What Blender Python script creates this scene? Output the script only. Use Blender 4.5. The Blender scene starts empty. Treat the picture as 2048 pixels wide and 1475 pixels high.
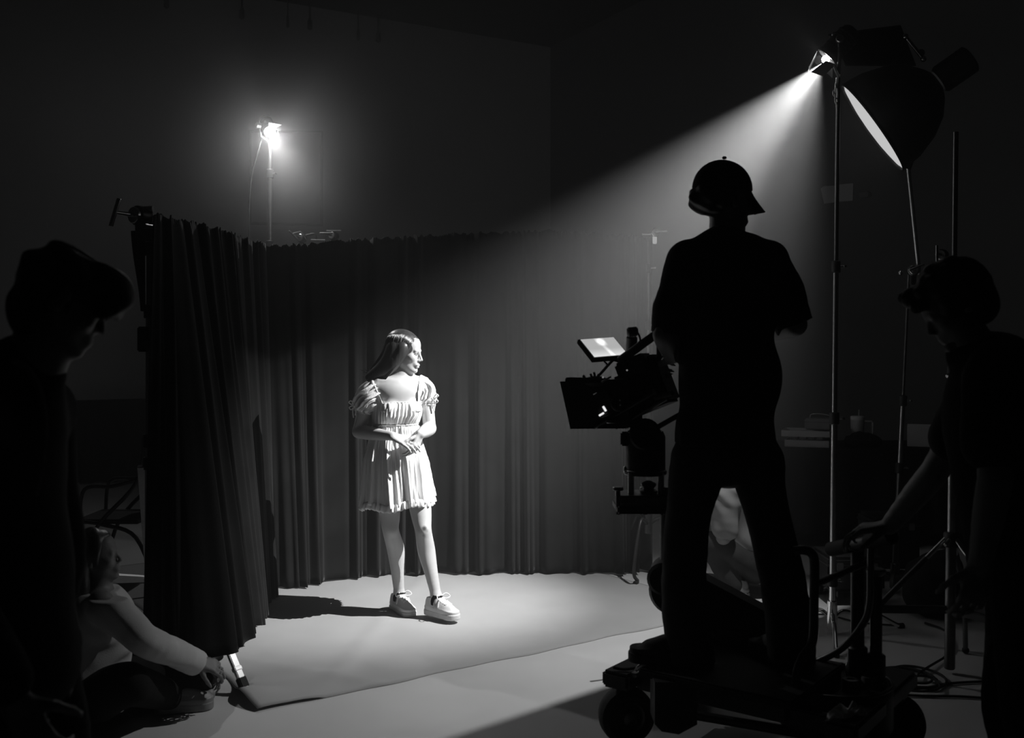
import bpy, bmesh, math, random
import numpy as np
from mathutils import Vector, Matrix

random.seed(7)
RNG = np.random.default_rng(11)
scene = bpy.context.scene
COL = scene.collection

# ------------------------------------------------------------------ camera, exposure, lights
F, H, HY = 2010.0, 1.527, 698.0            # focal length in pixels, lens height, horizon row
def P(px, py, Y):                          # point at depth Y
    return Vector(((px - 1024) / F * Y, Y, H - (py - HY) / F * Y))
def G(px, py, z=0.0):                      # point on the level z
    Y = (H - z) * F / (py - HY)
    return Vector(((px - 1024) / F * Y, Y, z))

cam_d = bpy.data.cameras.new('camera')
cam = bpy.data.objects.new('camera', cam_d)
COL.objects.link(cam)
cam.location = (0, 0, H)
cam.rotation_euler = (math.radians(90), 0, 0)
cam_d.sensor_width = 36.0
cam_d.lens = F / 2048 * 36.0
cam_d.shift_y = -(737.5 - HY) / 2048
cam_d.clip_start = 0.05
cam_d.clip_end = 100
cam_d.dof.use_dof = True
cam_d.dof.focus_distance = 5.75
cam_d.dof.aperture_fstop = 3.2
scene.camera = cam

vs = scene.view_settings
scene.display_settings.display_device = 'sRGB'
vs.view_transform = 'Standard'
vs.look = 'None'
vs.gamma = 1.0
vs.exposure = 0.0
vs.use_curve_mapping = False
try:
    scene.cycles.use_denoising = True
    scene.cycles.max_bounces = 6
    scene.cycles.diffuse_bounces = 4
    scene.cycles.glossy_bounces = 2
    scene.cycles.volume_bounces = 0
    scene.cycles.sample_clamp_indirect = 3.0
    scene.cycles.use_light_tree = True
except Exception:
    pass

world = bpy.data.worlds.new('world')
scene.world = world
world.use_nodes = True
world.node_tree.nodes['Background'].inputs[0].default_value = (0, 0, 0, 1)
world.node_tree.nodes['Background'].inputs[1].default_value = 0.0

HAZE_DENSITY = 0.020
KEY = P(1652, 118, 5.31)                   # hard lamp on the stand at the right
KEY_AIM = Vector((-0.82, 6.15, 0.40))
SPILL_AIM = Vector((0.36, 5.25, 0.0))
BACK = P(541, 264, 7.3)                    # small lamp on the stand behind the curtain
BACK_AIM = Vector((-0.65, 5.8, 1.0))
def spot(name, loc, aim, power, deg, blend, radius):
    d = bpy.data.lights.new(name, 'SPOT')
    d.energy = power
    d.spot_size = math.radians(deg)
    d.spot_blend = blend
    d.shadow_soft_size = radius
    o = bpy.data.objects.new(name, d)
    COL.objects.link(o)
    o.location = loc
    o.rotation_euler = (aim - loc).to_track_quat('-Z', 'Y').to_euler()
    return o
key_dir = (KEY_AIM - KEY).normalized()
back_dir = (BACK_AIM - BACK).normalized()
spot('key_light_core', KEY + key_dir * 0.030, KEY_AIM, 1120, 48, 1.0, 0.0008)
spot('key_light_spill', KEY + key_dir * 0.030, SPILL_AIM, 330, 80, 1.0, 0.0008)
spot('back_light', BACK + back_dir * 0.045, BACK_AIM, 50, 64, 1.0, 0.02)
bd = bpy.data.lights.new('back_bulb', 'POINT'); bd.energy = 23; bd.shadow_soft_size = 0.02
bo = bpy.data.objects.new('back_bulb', bd); COL.objects.link(bo); bo.location = BACK + back_dir * 0.06

# ------------------------------------------------------------------ materials
def mat(name, g, rough=0.7, metal=0.0, var=0.0, vscale=6.0, bump=0.0, bscale=120.0, sheen=0.0, spec=0.5, stretch=None):
    m = bpy.data.materials.new(name)
    m.use_nodes = True
    nt = m.node_tree
    b = nt.nodes['Principled BSDF']
    b.inputs['Base Color'].default_value = (g, g, g, 1)
    b.inputs['Roughness'].default_value = rough
    b.inputs['Metallic'].default_value = metal
    b.inputs['Specular IOR Level'].default_value = spec
    if sheen:
        b.inputs['Sheen Weight'].default_value = sheen
        b.inputs['Sheen Roughness'].default_value = 0.4
    tc = nt.nodes.new('ShaderNodeTexCoord')
    src = tc.outputs['Object']
    if stretch:
        mp = nt.nodes.new('ShaderNodeMapping')
        mp.inputs['Scale'].default_value = stretch
        nt.links.new(src, mp.inputs[0])
        src = mp.outputs[0]
    if var:
        n = nt.nodes.new('ShaderNodeTexNoise')
        n.inputs['Scale'].default_value = vscale
        n.inputs['Detail'].default_value = 6
        nt.links.new(src, n.inputs['Vector'])
        r = nt.nodes.new('ShaderNodeMapRange')
        r.inputs['From Min'].default_value = 0.25
        r.inputs['From Max'].default_value = 0.75
        r.inputs['To Min'].default_value = g * (1 - var)
        r.inputs['To Max'].default_value = g * (1 + var)
        nt.links.new(n.outputs['Fac'], r.inputs['Value'])
        nt.links.new(r.outputs[0], b.inputs['Base Color'])
    if bump:
        n = nt.nodes.new('ShaderNodeTexNoise')
        n.inputs['Scale'].default_value = bscale
        n.inputs['Detail'].default_value = 4
        nt.links.new(src, n.inputs['Vector'])
        bp = nt.nodes.new('ShaderNodeBump')
        bp.inputs['Strength'].default_value = bump
        bp.inputs['Distance'].default_value = 0.004
        nt.links.new(n.outputs['Fac'], bp.inputs['Height'])
        nt.links.new(bp.outputs[0], b.inputs['Normal'])
    return m

def glow(name, g, strength):
    m = bpy.data.materials.new(name)
    m.use_nodes = True
    nt = m.node_tree
    nt.nodes.clear()
    e = nt.nodes.new('ShaderNodeEmission')
    e.inputs[0].default_value = (g, g, g, 1)
    e.inputs[1].default_value = strength
    o = nt.nodes.new('ShaderNodeOutputMaterial')
    nt.links.new(e.outputs[0], o.inputs[0])
    return m

M = {
    'floor': mat('studio_floor_paint', 0.55, 0.55, var=0.10, vscale=1.6, bump=0.08, bscale=60),
    'cloth': mat('grey_floor_cloth', 0.37, 0.85, var=0.06, vscale=3.0, bump=0.15, bscale=300),
    'wall': mat('pale_wall_paint', 0.42, 0.8, var=0.05, vscale=1.0, bump=0.05),
    'darkwall': mat('dark_wall_paint', 0.10, 0.85, var=0.1, vscale=1.0, bump=0.05),
    'ceiling': mat('black_ceiling_paint', 0.03, 0.9, var=0.1, vscale=1.0),
    'velvet': mat('black_velvet', 0.012, 0.9, var=0.3, vscale=5, bump=0.3, bscale=500, sheen=0.12, spec=0.08),
    'black': mat('black_painted_metal', 0.018, 0.42, var=0.2, vscale=20),
    'matte': mat('matte_black_plastic', 0.013, 0.65, var=0.2, vscale=30),
    'rubber': mat('black_rubber', 0.012, 0.8, var=0.3, vscale=15, bump=0.2),
    'steel': mat('brushed_steel', 0.55, 0.3, metal=1.0, var=0.1, vscale=40),
    'chrome': mat('chrome', 0.8, 0.12, metal=1.0),
    'dkmetal': mat('grey_metal', 0.16, 0.4, metal=1.0, var=0.15, vscale=30),
    'grey': mat('grey_plastic', 0.22, 0.5, var=0.1, vscale=10),
    'lightgrey': mat('light_grey_plastic', 0.45, 0.5, var=0.08, vscale=10),
    'paper': mat('white_paper', 0.72, 0.9, var=0.05, vscale=8),
    'blackcloth': mat('black_cotton', 0.012, 0.95, var=0.2, vscale=12, bump=0.3, bscale=400, spec=0.15),
    'darkcloth': mat('charcoal_cotton', 0.03, 0.95, var=0.2, vscale=12, bump=0.3, bscale=400, spec=0.15),
    'sweat': mat('pale_sweatshirt', 0.5, 0.95, var=0.08, vscale=10, bump=0.3, bscale=300, spec=0.1),
    'dull': mat('dull_grey_shirt', 0.20, 0.95, var=0.1, vscale=10, bump=0.3, bscale=300, spec=0.1),
    'white': mat('white_gauze_cotton', 0.83, 0.85, var=0.05, vscale=30, bump=0.55, bscale=110, spec=0.1, stretch=(1, 1, 0.22)),
    'ribbon': mat('white_ribbon', 0.8, 0.7),
    'shoe': mat('white_leather', 0.62, 0.5, var=0.06, vscale=20, bump=0.05),
    'sole': mat('white_rubber_sole', 0.6, 0.6, var=0.05, vscale=30, bump=0.1),
    'hair': mat('dark_hair', 0.05, 0.38, var=0.5, vscale=30, bump=0.5, bscale=60, stretch=(1, 1, 0.12)),
    'blackhair': mat('black_hair', 0.012, 0.6, var=0.4, vscale=40, bump=0.5, bscale=80),
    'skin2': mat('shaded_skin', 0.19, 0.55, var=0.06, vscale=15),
}
# light skin with one bruise on the knee
def skin_mat(name, g, bruise):
    m = mat(name, g, 0.5, var=0.05, vscale=14, bump=0.05, bscale=250)
    nt = m.node_tree
    b = nt.nodes['Principled BSDF']
    b.inputs['Subsurface Weight'].default_value = 0.0
    tc = next(n for n in nt.nodes if n.type == 'TEX_COORD')
    old = b.inputs['Base Color'].links[0].from_socket
    mixc = None
    for (c, r0, r1, k) in bruise:
        v = nt.nodes.new('ShaderNodeVectorMath'); v.operation = 'DISTANCE'
        v.inputs[1].default_value = c
        nt.links.new(tc.outputs['Object'], v.inputs[0])
        r = nt.nodes.new('ShaderNodeMapRange')
        r.inputs['From Min'].default_value = r0
        r.inputs['From Max'].default_value = r1
        r.inputs['To Min'].default_value = k
        r.inputs['To Max'].default_value = 1.0
        nt.links.new(v.outputs['Value'], r.inputs['Value'])
        mu = nt.nodes.new('ShaderNodeMath'); mu.operation = 'MULTIPLY'
        nt.links.new(old, mu.inputs[0])
        nt.links.new(r.outputs[0], mu.inputs[1])
        old = mu.outputs[0]
    nt.links.new(old, b.inputs['Base Color'])
    return m

# ------------------------------------------------------------------ object bookkeeping
ORG = {}
def root(name, label, cat, loc, group=None):
    o = bpy.data.objects.new(name, None)
    COL.objects.link(o)
    o.empty_display_size = 0.1
    o.location = loc
    o['label'] = label
    o['category'] = cat
    if group:
        o['group'] = group
    ORG[o.name] = Vector(loc)
    return o
def link(name, me, material, parent=None, label=None, cat=None, group=None, kind=None, smooth=True):
    o = bpy.data.objects.new(name, me)
    COL.objects.link(o)
    if material is not None:
        me.materials.append(material)
    if parent is not None:
        off = ORG[parent.name]
        me.transform(Matrix.Translation(-off))
        o.parent = parent
        ORG[o.name] = off
    else:
        n = len(me.vertices)
        co = np.empty(n * 3, np.float32); me.vertices.foreach_get('co', co); co = co.reshape(-1, 3)
        base = Vector(((co[:, 0].min() + co[:, 0].max()) / 2, (co[:, 1].min() + co[:, 1].max()) / 2, co[:, 2].min()))
        if kind == 'structure': base = Vector((0, 0, 0))
        me.transform(Matrix.Translation(-base))
        o.location = base
        ORG[o.name] = base
    if label: o['label'] = label
    if cat: o['category'] = cat
    if group: o['group'] = group
    if kind: o['kind'] = kind
    if smooth:
        me.polygons.foreach_set('use_smooth', [True] * len(me.polygons))
    return o

def frame_from(z, hint=Vector((0, 0, 1))):
    z = Vector(z).normalized()
    h = Vector(hint)
    if abs(z.dot(h.normalized())) > 0.98:
        h = Vector((1, 0, 0)) if abs(z.x) < 0.9 else Vector((0, 1, 0))
    x = h.cross(z).normalized()
    y = z.cross(x)
    return x, y, z

class MB:
    """collects shapes for ONE mesh object"""
    def __init__(s):
        s.v = []; s.f = []
    def add(s, v, f):
        n = len(s.v)
        s.v += [tuple(p) for p in v]
        s.f += [tuple(i + n for i in q) for q in f]
        return s
    def bx(s, c, size, axes=None, b=0.0):
        """box of full size (along axes), chamfered by b"""
        c = Vector(c)
        ax = axes or (Vector((1, 0, 0)), Vector((0, 1, 0)), Vector((0, 0, 1)))
        hx, hy, hz = [d / 2 for d in size]
        bm = bmesh.new()
        bmesh.ops.create_cube(bm, size=1.0)
        for v in bm.verts:
            v.co = Vector((v.co.x * 2 * hx, v.co.y * 2 * hy, v.co.z * 2 * hz))
        if b > 0:
            bmesh.ops.bevel(bm, geom=bm.edges[:] , offset=min(b, 0.45 * min(size)), segments=2, affect='EDGES')
        bm.verts.index_update()
        s.add([c + ax[0] * v.co.x + ax[1] * v.co.y + ax[2] * v.co.z for v in bm.verts], [[v.index for v in f.verts] for f in bm.faces])
        bm.free()
        return s
    def tube(s, pts, r, seg=10, cap=True):
        pts = [Vector(p) for p in pts]
        n = len(pts)
        rs = r if isinstance(r, (list, tuple)) else [r] * n
        tang = []
        for i in range(n):
            a = pts[max(0, i - 1)]; b = pts[min(n - 1, i + 1)]
            t = b - a
            tang.append(t.normalized() if t.length > 1e-9 else Vector((0, 0, 1)))
        x, y, z = frame_from(tang[0])
        vs_, fs = [], []
        for i in range(n):
            t = tang[i]
            x = (x - t * x.dot(t)).normalized()
            y = t.cross(x)
            for k in range(seg):
                a = 2 * math.pi * k / seg
                vs_.append(pts[i] + (x * math.cos(a) + y * math.sin(a)) * rs[i])
        for i in range(n - 1):
            for k in range(seg):
                k2 = (k + 1) % seg
                fs.append((i * seg + k, i * seg + k2, (i + 1) * seg + k2, (i + 1) * seg + k))
        if cap:
            fs.append(tuple(range(seg))[::-1])
            fs.append(tuple((n - 1) * seg + k for k in range(seg)))
        return s.add(vs_, fs)
    def cyl(s, a, b, r, seg=16, bev=0.0):
        a, b = Vector(a), Vector(b)
        if bev <= 0:
            return s.tube([a, b], r, seg)
        d = (b - a).normalized()
        return s.tube([a, a + d * 1e-4, a + d * bev, b - d * bev, b - d * 1e-4, b], [max(r - bev, 1e-4), r - bev, r, r, r - bev, max(r - bev, 1e-4)], seg)
    def lathe(s, prof, o, axis=(0, 0, 1), seg=24, hint=(0, 0, 1), sx=1.0, sy=1.0):
        """prof: (radius, height) list"""
        x, y, z = frame_from(axis, hint)
        o = Vector(o)
        vs_, fs = [], []
        n = len(prof)
        for (r, h) in prof:
            for k in range(seg):
                a = 2 * math.pi * k / seg
                vs_.append(o + z * h + x * (r * sx * math.cos(a)) + y * (r * sy * math.sin(a)))
        for i in range(n - 1):
            for k in range(seg):
                k2 = (k + 1) % seg
                fs.append((i * seg + k, i * seg + k2, (i + 1) * seg + k2, (i + 1) * seg + k))
        fs.append(tuple(range(seg))[::-1])
        fs.append(tuple((n - 1) * seg + k for k in range(seg)))
        return s.add(vs_, fs)
    def ball(s, c, r, seg=12, sc=(1, 1, 1)):
        n = seg // 2
        c = Vector(c)
        vs_, fs = [], []
        for i in range(1, n):
            a = math.pi * i / n
            for k in range(seg):
                b = 2 * math.pi * k / seg
                vs_.append(c + Vector((r * sc[0] * math.sin(a) * math.cos(b), r * sc[1] * math.sin(a) * math.sin(b), r * sc[2] * math.cos(a))))
        top = len(vs_); vs_.append(c + Vector((0, 0, r * sc[2]))); vs_.append(c - Vector((0, 0, r * sc[2])))
        for i in range(n - 2):
            for k in range(seg):
                k2 = (k + 1) % seg
                fs.append((i * seg + k, (i + 1) * seg + k, (i + 1) * seg + k2, i * seg + k2))
        for k in range(seg):
            k2 = (k + 1) % seg
            fs.append((top, k, k2))
            fs.append((top + 1, (n - 2) * seg + k2, (n - 2) * seg + k))
        return s.add(vs_, fs)
    def prism(s, poly, o, ex, ey, ez, depth):
        """poly in the plane (ex, ey), pushed along ez from 0 to depth"""
        o = Vector(o); n = len(poly)
        a = [o + ex * p[0] + ey * p[1] for p in poly]
        vs_ = a + [p + ez * depth for p in a]
        fs = [tuple(range(n))[::-1], tuple(range(n, 2 * n))]
        for i in range(n):
            j = (i + 1) % n
            fs.append((i, j, n + j, n + i))
        return s.add(vs_, fs)
    def grid(s, pts, wrap=False):
        nu, nv = len(pts), len(pts[0])
        vs_ = [p for row in pts for p in row]
        fs = []
        for i in range(nu - 1):
            for j in range(nv if wrap else nv - 1):
                j2 = (j + 1) % nv
                fs.append((i * nv + j, i * nv + j2, (i + 1) * nv + j2, (i + 1) * nv + j))
        return s.add(vs_, fs)
    def build(s, name, material, parent=None, fix=True, **kw):
        me = bpy.data.meshes.new(name)
        me.from_pydata(s.v, [], s.f)
        if fix:
            bm = bmesh.new(); bm.from_mesh(me)
            bmesh.ops.recalc_face_normals(bm, faces=bm.faces[:])
            bm.to_mesh(me); bm.free()
        sm = kw.pop('smooth', None)
        o = link(name, me, material, parent, smooth=bool(sm), **kw)
        if sm is None:
            me.polygons.foreach_set('use_smooth', [True] * len(me.polygons))
            try:
                me.set_sharp_from_angle(angle=math.radians(38))
            except Exception:
                pass
        return o

def spline(pts, n=8):
    """catmull-rom through pts"""
    pts = [Vector(p) for p in pts]
    q = [pts[0]] + pts + [pts[-1]]
    out = []
    for i in range(1, len(q) - 2):
        for k in range(n):
            t = k / n
            a, b, c, d = q[i - 1], q[i], q[i + 1], q[i + 2]
            out.append(0.5 * ((2 * b) + (c - a) * t + (2 * a - 5 * b + 4 * c - d) * t * t + (3 * b - a - 3 * c + d) * t ** 3))
    out.append(pts[-1])
    return out

# ------------------------------------------------------------------ smooth solids (distance field -> one closed mesh)
class SDF:
    def __init__(s, lo, hi, h):
        s.h = h
        s.lo = np.array(lo, float) - 3 * h
        s.n = np.ceil((np.array(hi, float) + 3 * h - s.lo) / h).astype(int) + 1
        s.F = np.full(s.n, 1.0, np.float32)
        s.ax = [(s.lo[i] + h * np.arange(s.n[i])).astype(np.float32) for i in range(3)]
    def win(s, lo, hi, m):
        sl = []
        for i in range(3):
            a = int(np.clip((lo[i] - m - s.lo[i]) / s.h, 0, s.n[i]))
            b = int(np.clip((hi[i] + m - s.lo[i]) / s.h + 2, 0, s.n[i]))
            sl.append(slice(a, b))
        return tuple(sl), [s.ax[0][sl[0]][:, None, None], s.ax[1][sl[1]][None, :, None], s.ax[2][sl[2]][None, None, :]]
    def mix(s, sl, d, k, sub):
        f = s.F[sl]
        if f.size == 0:
            return s
        k = max(k, 1e-5)
        if sub:
            d = -d
            h = np.clip(0.5 - 0.5 * (d - f) / k, 0, 1)
            s.F[sl] = d * (1 - h) + f * h + k * h * (1 - h)
        else:
            h = np.clip(0.5 + 0.5 * (d - f) / k, 0, 1)
            s.F[sl] = d * (1 - h) + f * h - k * h * (1 - h)
        return s
    def cone(s, a, b, ra, rb=None, k=0.01, sub=False):
        a = np.array(a, float); b = np.array(b, float)
        rb = ra if rb is None else rb
        R = max(ra, rb)
        sl, X = s.win(np.minimum(a, b) - R, np.maximum(a, b) + R, k + 3 * s.h)
        ab = b - a
        L = max(float(ab @ ab), 1e-10)
        t = sum((X[i] - a[i]) * ab[i] for i in range(3)) / L
        t = np.clip(t, 0, 1)
        d = np.sqrt(sum((X[i] - a[i] - t * ab[i]) ** 2 for i in range(3))) - (ra + t * (rb - ra))
        return s.mix(sl, d, k, sub)
    def chain(s, pts, rs, k=0.01):
        limb(s, pts, rs, min(k, 0.006), 4)
        return s
    def ell(s, c, r, axes=None, k=0.01, sub=False):
        c = np.array(c, float)
        A = np.eye(3) if axes is None else np.array([list(v) for v in axes], float)
        R = max(r)
        sl, X = s.win(c - R, c + R, k + 3 * s.h)
        q = [sum((X[j] - c[j]) * A[i][j] for j in range(3)) for i in range(3)]
        k0 = np.sqrt(sum((q[i] / r[i]) ** 2 for i in range(3)))
        k1 = np.sqrt(sum((q[i] / r[i] ** 2) ** 2 for i in range(3))) + 1e-9
        return s.mix(sl, k0 * (k0 - 1) / k1, k, sub)
    def slab2(s, a, b, ra, rb, z0, z1, k=0.004, sub=False):
        """flat stadium between a and b (plan), from z0 to z1"""
        R = max(ra, rb)
        lo = np.array([min(a[0], b[0]) - R, min(a[1], b[1]) - R, z0]); hi = np.array([max(a[0], b[0]) + R, max(a[1], b[1]) + R, z1])
        sl, X = s.win(lo, hi, k + 3 * s.h)
        ab = np.array(b[:2], float) - np.array(a[:2], float)
        t = np.clip(((X[0] - a[0]) * ab[0] + (X[1] - a[1]) * ab[1]) / max(float(ab @ ab), 1e-9), 0, 1)
        d2 = np.sqrt((X[0] - a[0] - t * ab[0]) ** 2 + (X[1] - a[1] - t * ab[1]) ** 2) - (ra + t * (rb - ra))
        dz = np.abs(X[2] - (z0 + z1) / 2) - (z1 - z0) / 2
        return s.mix(sl, np.maximum(d2, dz), k, sub)
    def cut(s, p, n, k=0.004):
        """remove everything on the side n points to"""
        n = Vector(n).normalized()
        d = (s.ax[0][:, None, None] - p[0]) * n.x + (s.ax[1][None, :, None] - p[1]) * n.y + (s.ax[2][None, None, :] - p[2]) * n.z
        s.F = np.maximum(s.F, d)
        return s
    def folds(s, amp, freqs, seed=0):
        r = np.random.default_rng(seed)
        X = s.ax[0][:, None, None]; Y = s.ax[1][None, :, None]; Z = s.ax[2][None, None, :]
        for (fx, fy, fz, w) in freqs:
            ph = r.uniform(0, 6.28, 3)
            s.F = s.F + amp * w * np.sin(fx * X + 1.7 * np.sin(0.31 * fz * Z + ph[0]) + ph[1] + fy * Y + fz * Z + 0.8 * np.sin(0.5 * fx * Y + ph[2])).astype(np.float32)
        return s
    def nets(s):
        Fv = s.F
        ins = Fv < 0
        n = np.array(Fv.shape) - 1
        cs = [(i, j, k) for i in (0, 1) for j in (0, 1) for k in (0, 1)]
        cnt = np.zeros(n, np.int8)
        for (i, j, k) in cs:
            cnt += ins[i:i + n[0], j:j + n[1], k:k + n[2]]
        act = np.argwhere((cnt > 0) & (cnt < 8))
        vid = np.full(n, -1, np.int32)
        vid[tuple(act.T)] = np.arange(len(act))
        vals = [Fv[act[:, 0] + i, act[:, 1] + j, act[:, 2] + k] for (i, j, k) in cs]
        acc = np.zeros((len(act), 3)); num = np.zeros(len(act))
        for a in range(8):
            for b in range(a + 1, 8):
                ca, cb = np.array(cs[a]), np.array(cs[b])
                if abs(ca - cb).sum() != 1:
                    continue
                va, vb = vals[a], vals[b]
                m = (va < 0) != (vb < 0)
                t = np.where(m, va / np.where(m, va - vb, 1), 0)
                acc += np.where(m[:, None], ca + t[:, None] * (cb - ca), 0)
                num += m
        V = s.lo + s.h * (act + acc / num[:, None])
        Q = []
        for ax in range(3):
            o1, o2 = (ax + 1) % 3, (ax + 2) % 3
            lo = [slice(None)] * 3; hi = [slice(None)] * 3
            lo[ax] = slice(0, -1); hi[ax] = slice(1, None)
            A = ins[tuple(lo)]; B = ins[tuple(hi)]
            e = np.argwhere(A != B)
            ok = (e[:, o1] > 0) & (e[:, o2] > 0) & (e[:, o1] < n[o1]) & (e[:, o2] < n[o2])
            e = e[ok]
            flip = ~A[tuple(e.T)]
            q = []
            for (d1, d2) in ((-1, -1), (0, -1), (0, 0), (-1, 0)):
                c = e.copy(); c[:, o1] += d1; c[:, o2] += d2
                q.append(vid[tuple(c.T)])
            q = np.stack(q, 1)
            q[flip] = q[flip][:, ::-1]
            Q.append(q)
        return V, np.concatenate(Q)
    def build(s, name, material, parent=None, decim=None, **kw):
        V, Q = s.nets()
        me = bpy.data.meshes.new(name)
        me.vertices.add(len(V)); me.vertices.foreach_set('co', V.astype(np.float32).ravel())
        me.loops.add(len(Q) * 4); me.loops.foreach_set('vertex_index', Q.astype(np.int32).ravel())
        me.polygons.add(len(Q)); me.polygons.foreach_set('loop_start', np.arange(0, len(Q) * 4, 4, dtype=np.int32))
        me.update(calc_edges=True)
        me.validate()
        return link(name, me, material, parent, smooth=True, **kw)

V3 = lambda *a: Vector(a)
def lerp(a, b, t):
    return a + (b - a) * t
def interp(x, xs, ys):
    return float(np.interp(x, xs, ys))
# ------------------------------------------------------------------ the room (turned about 29 degrees to the view)
CORNER = Vector((0.57, 14.9, 0))
UL = Vector((-0.875, -0.484, 0)).normalized()      # along the pale wall, to the left
UR = Vector((0.484, -0.875, 0)).normalized()       # along the dark wall, towards the viewer
LL, LR, HC = 15.5, 20.0, 6.0
UP = Vector((0, 0, 1))
def wall(name, a, d, L, out, m, h=HC):
    b = MB(); b.bx(a + d * (L / 2) + out * 0.1 + UP * (h / 2), (L, 0.2, h), (d, out, UP))
    return b.build(name, m, kind='structure')
wall('wall_left', CORNER, UL, LL, -UR, M['wall'])
wall('wall_right', CORNER, UR, LR, -UL, M['darkwall'])
wall('wall_front', CORNER + UL * LL, UR, LR, UL, M['darkwall'])
wall('wall_back', CORNER + UR * LR, UL, LL, UR, M['darkwall'])
mid = CORNER + UL * (LL / 2) + UR * (LR / 2)
MB().bx(mid - UP * 0.1, (LL, LR, 0.2), (UL, UR, UP)).build('floor', M['floor'], kind='structure')
MB().bx(mid + UP * (HC + 0.1), (LL, LR, 0.2), (UL, UR, UP)).build('ceiling', M['ceiling'], kind='structure')
MB().bx(CORNER + UL * (LL / 2) + UR * 0.012 + UP * 0.06, (LL, 0.02, 0.12), (UL, UR, UP), 0.004).build('baseboard_left', M['darkwall'], kind='structure')

# theatrical haze filling the whole room
def haze(shape, density, label):
    o = shape.build('haze', None, kind='stuff', label=label, cat='haze', smooth=True)
    hm = bpy.data.materials.new('studio_haze'); hm.use_nodes = True
    nt = hm.node_tree; nt.nodes.clear()
    v = nt.nodes.new('ShaderNodeVolumeScatter'); v.inputs['Density'].default_value = density; v.inputs['Anisotropy'].default_value = 0.2
    out = nt.nodes.new('ShaderNodeOutputMaterial'); nt.links.new(v.outputs[0], out.inputs['Volume'])
    o.data.materials.append(hm)
    return o
haze(MB().bx(mid + UP * (HC / 2), (LL + 0.2, LR + 0.2, HC + 0.2), (UL, UR, UP)), HAZE_DENSITY, 'thin even haze filling the whole dark studio')
# the haze hangs thicker where it drifts past the two lamps
def drift(c, R, peak, power, label, rate):
    """ball of haze that thins out smoothly towards its rim"""
    o = haze(MB().ball(c, R, 40), 0.0, label)
    nt = o.data.materials[0].node_tree
    v = next(n for n in nt.nodes if n.type == 'VOLUME_SCATTER')
    tc = nt.nodes.new('ShaderNodeTexCoord')
    d = nt.nodes.new('ShaderNodeVectorMath'); d.operation = 'DISTANCE'; d.inputs[1].default_value = (0, 0, R)
    nt.links.new(tc.outputs['Object'], d.inputs[0])
    def m(op, x, y, cl=False):
        n = nt.nodes.new('ShaderNodeMath'); n.operation = op; n.use_clamp = cl
        for i, q in enumerate((x, y)):
            if isinstance(q, float): n.inputs[i].default_value = q
            else: nt.links.new(q, n.inputs[i])
        return n.outputs[0]
    f = m('SUBTRACT', 1.0, m('DIVIDE', d.outputs['Value'], R), True)
    nt.links.new(m('MULTIPLY', m('POWER', f, power), peak), v.inputs['Density'])
    try: o.data.materials[0].cycles.volume_step_rate = rate
    except Exception: pass
    return o
drift(KEY + key_dir * 0.75, 2.4, 0.052, 1.0, 'thicker drift of haze along the beam of the bright hard lamp', 0.4)
drift(BACK + back_dir * 0.34, 0.95, 0.22, 1.6, 'thicker drift of haze below the small lamp behind the curtain', 0.4)

# ------------------------------------------------------------------ floor cloth
CU = Vector((0.823, 0.568, 0)).normalized(); CV = Vector((-0.568, 0.823, 0)).normalized()
C0 = G(528, 1421)
def floor_cloth():
    nu, nv = 90, 90
    W, L = 2.86, 3.3
    pts = []
    for i in range(nv + 1):
        row = []
        for j in range(nu + 1):
            u, v = j / nu * W, i / nv * L
            z = 0.006
            z += 0.0022 * math.sin(3.1 * u + 5.2 * v + 1.3 * math.sin(4 * v)) + 0.0012 * math.sin(11 * u - 7 * v)
            # soft curl of the near left corner and the left side
            dcorner = math.hypot(u - 0.02, v - 0.16)
            z += 0.045 * math.exp(-(dcorner / 0.13) ** 2)
            z += 0.010 * math.exp(-((u + v * 0.55 - 0.55) / 0.05) ** 2) * max(0, 1 - v / 1.6)
            z += 0.006 * math.exp(-((u - v * 0.9 - 0.2) / 0.06) ** 2)
            edge = min(u, v, W - u) / 0.05
            z = z * min(1, 0.25 + edge) if edge < 0.75 and dcorner > 0.3 else z
            e = 0.008 * math.sin(7 * u + 1) + 0.005 * math.sin(17 * u)
            p = C0 + CU * (u + 0.012 * math.sin(4 * v) - 0.05 * math.exp(-(dcorner / 0.2) ** 2)) + CV * (v + (e if i == 0 else 0))
            row.append((p.x, p.y, max(z, 0.0035)))
        pts.append(row)
    o = MB().grid(pts).build('floor_cloth', M['cloth'], label='wide grey cloth laid on the floor under the woman in white', cat='floor cloth', smooth=True)
    md = o.modifiers.new('thickness', 'SOLIDIFY'); md.thickness = 0.003; md.offset = -1
    return o
floor_cloth()

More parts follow.
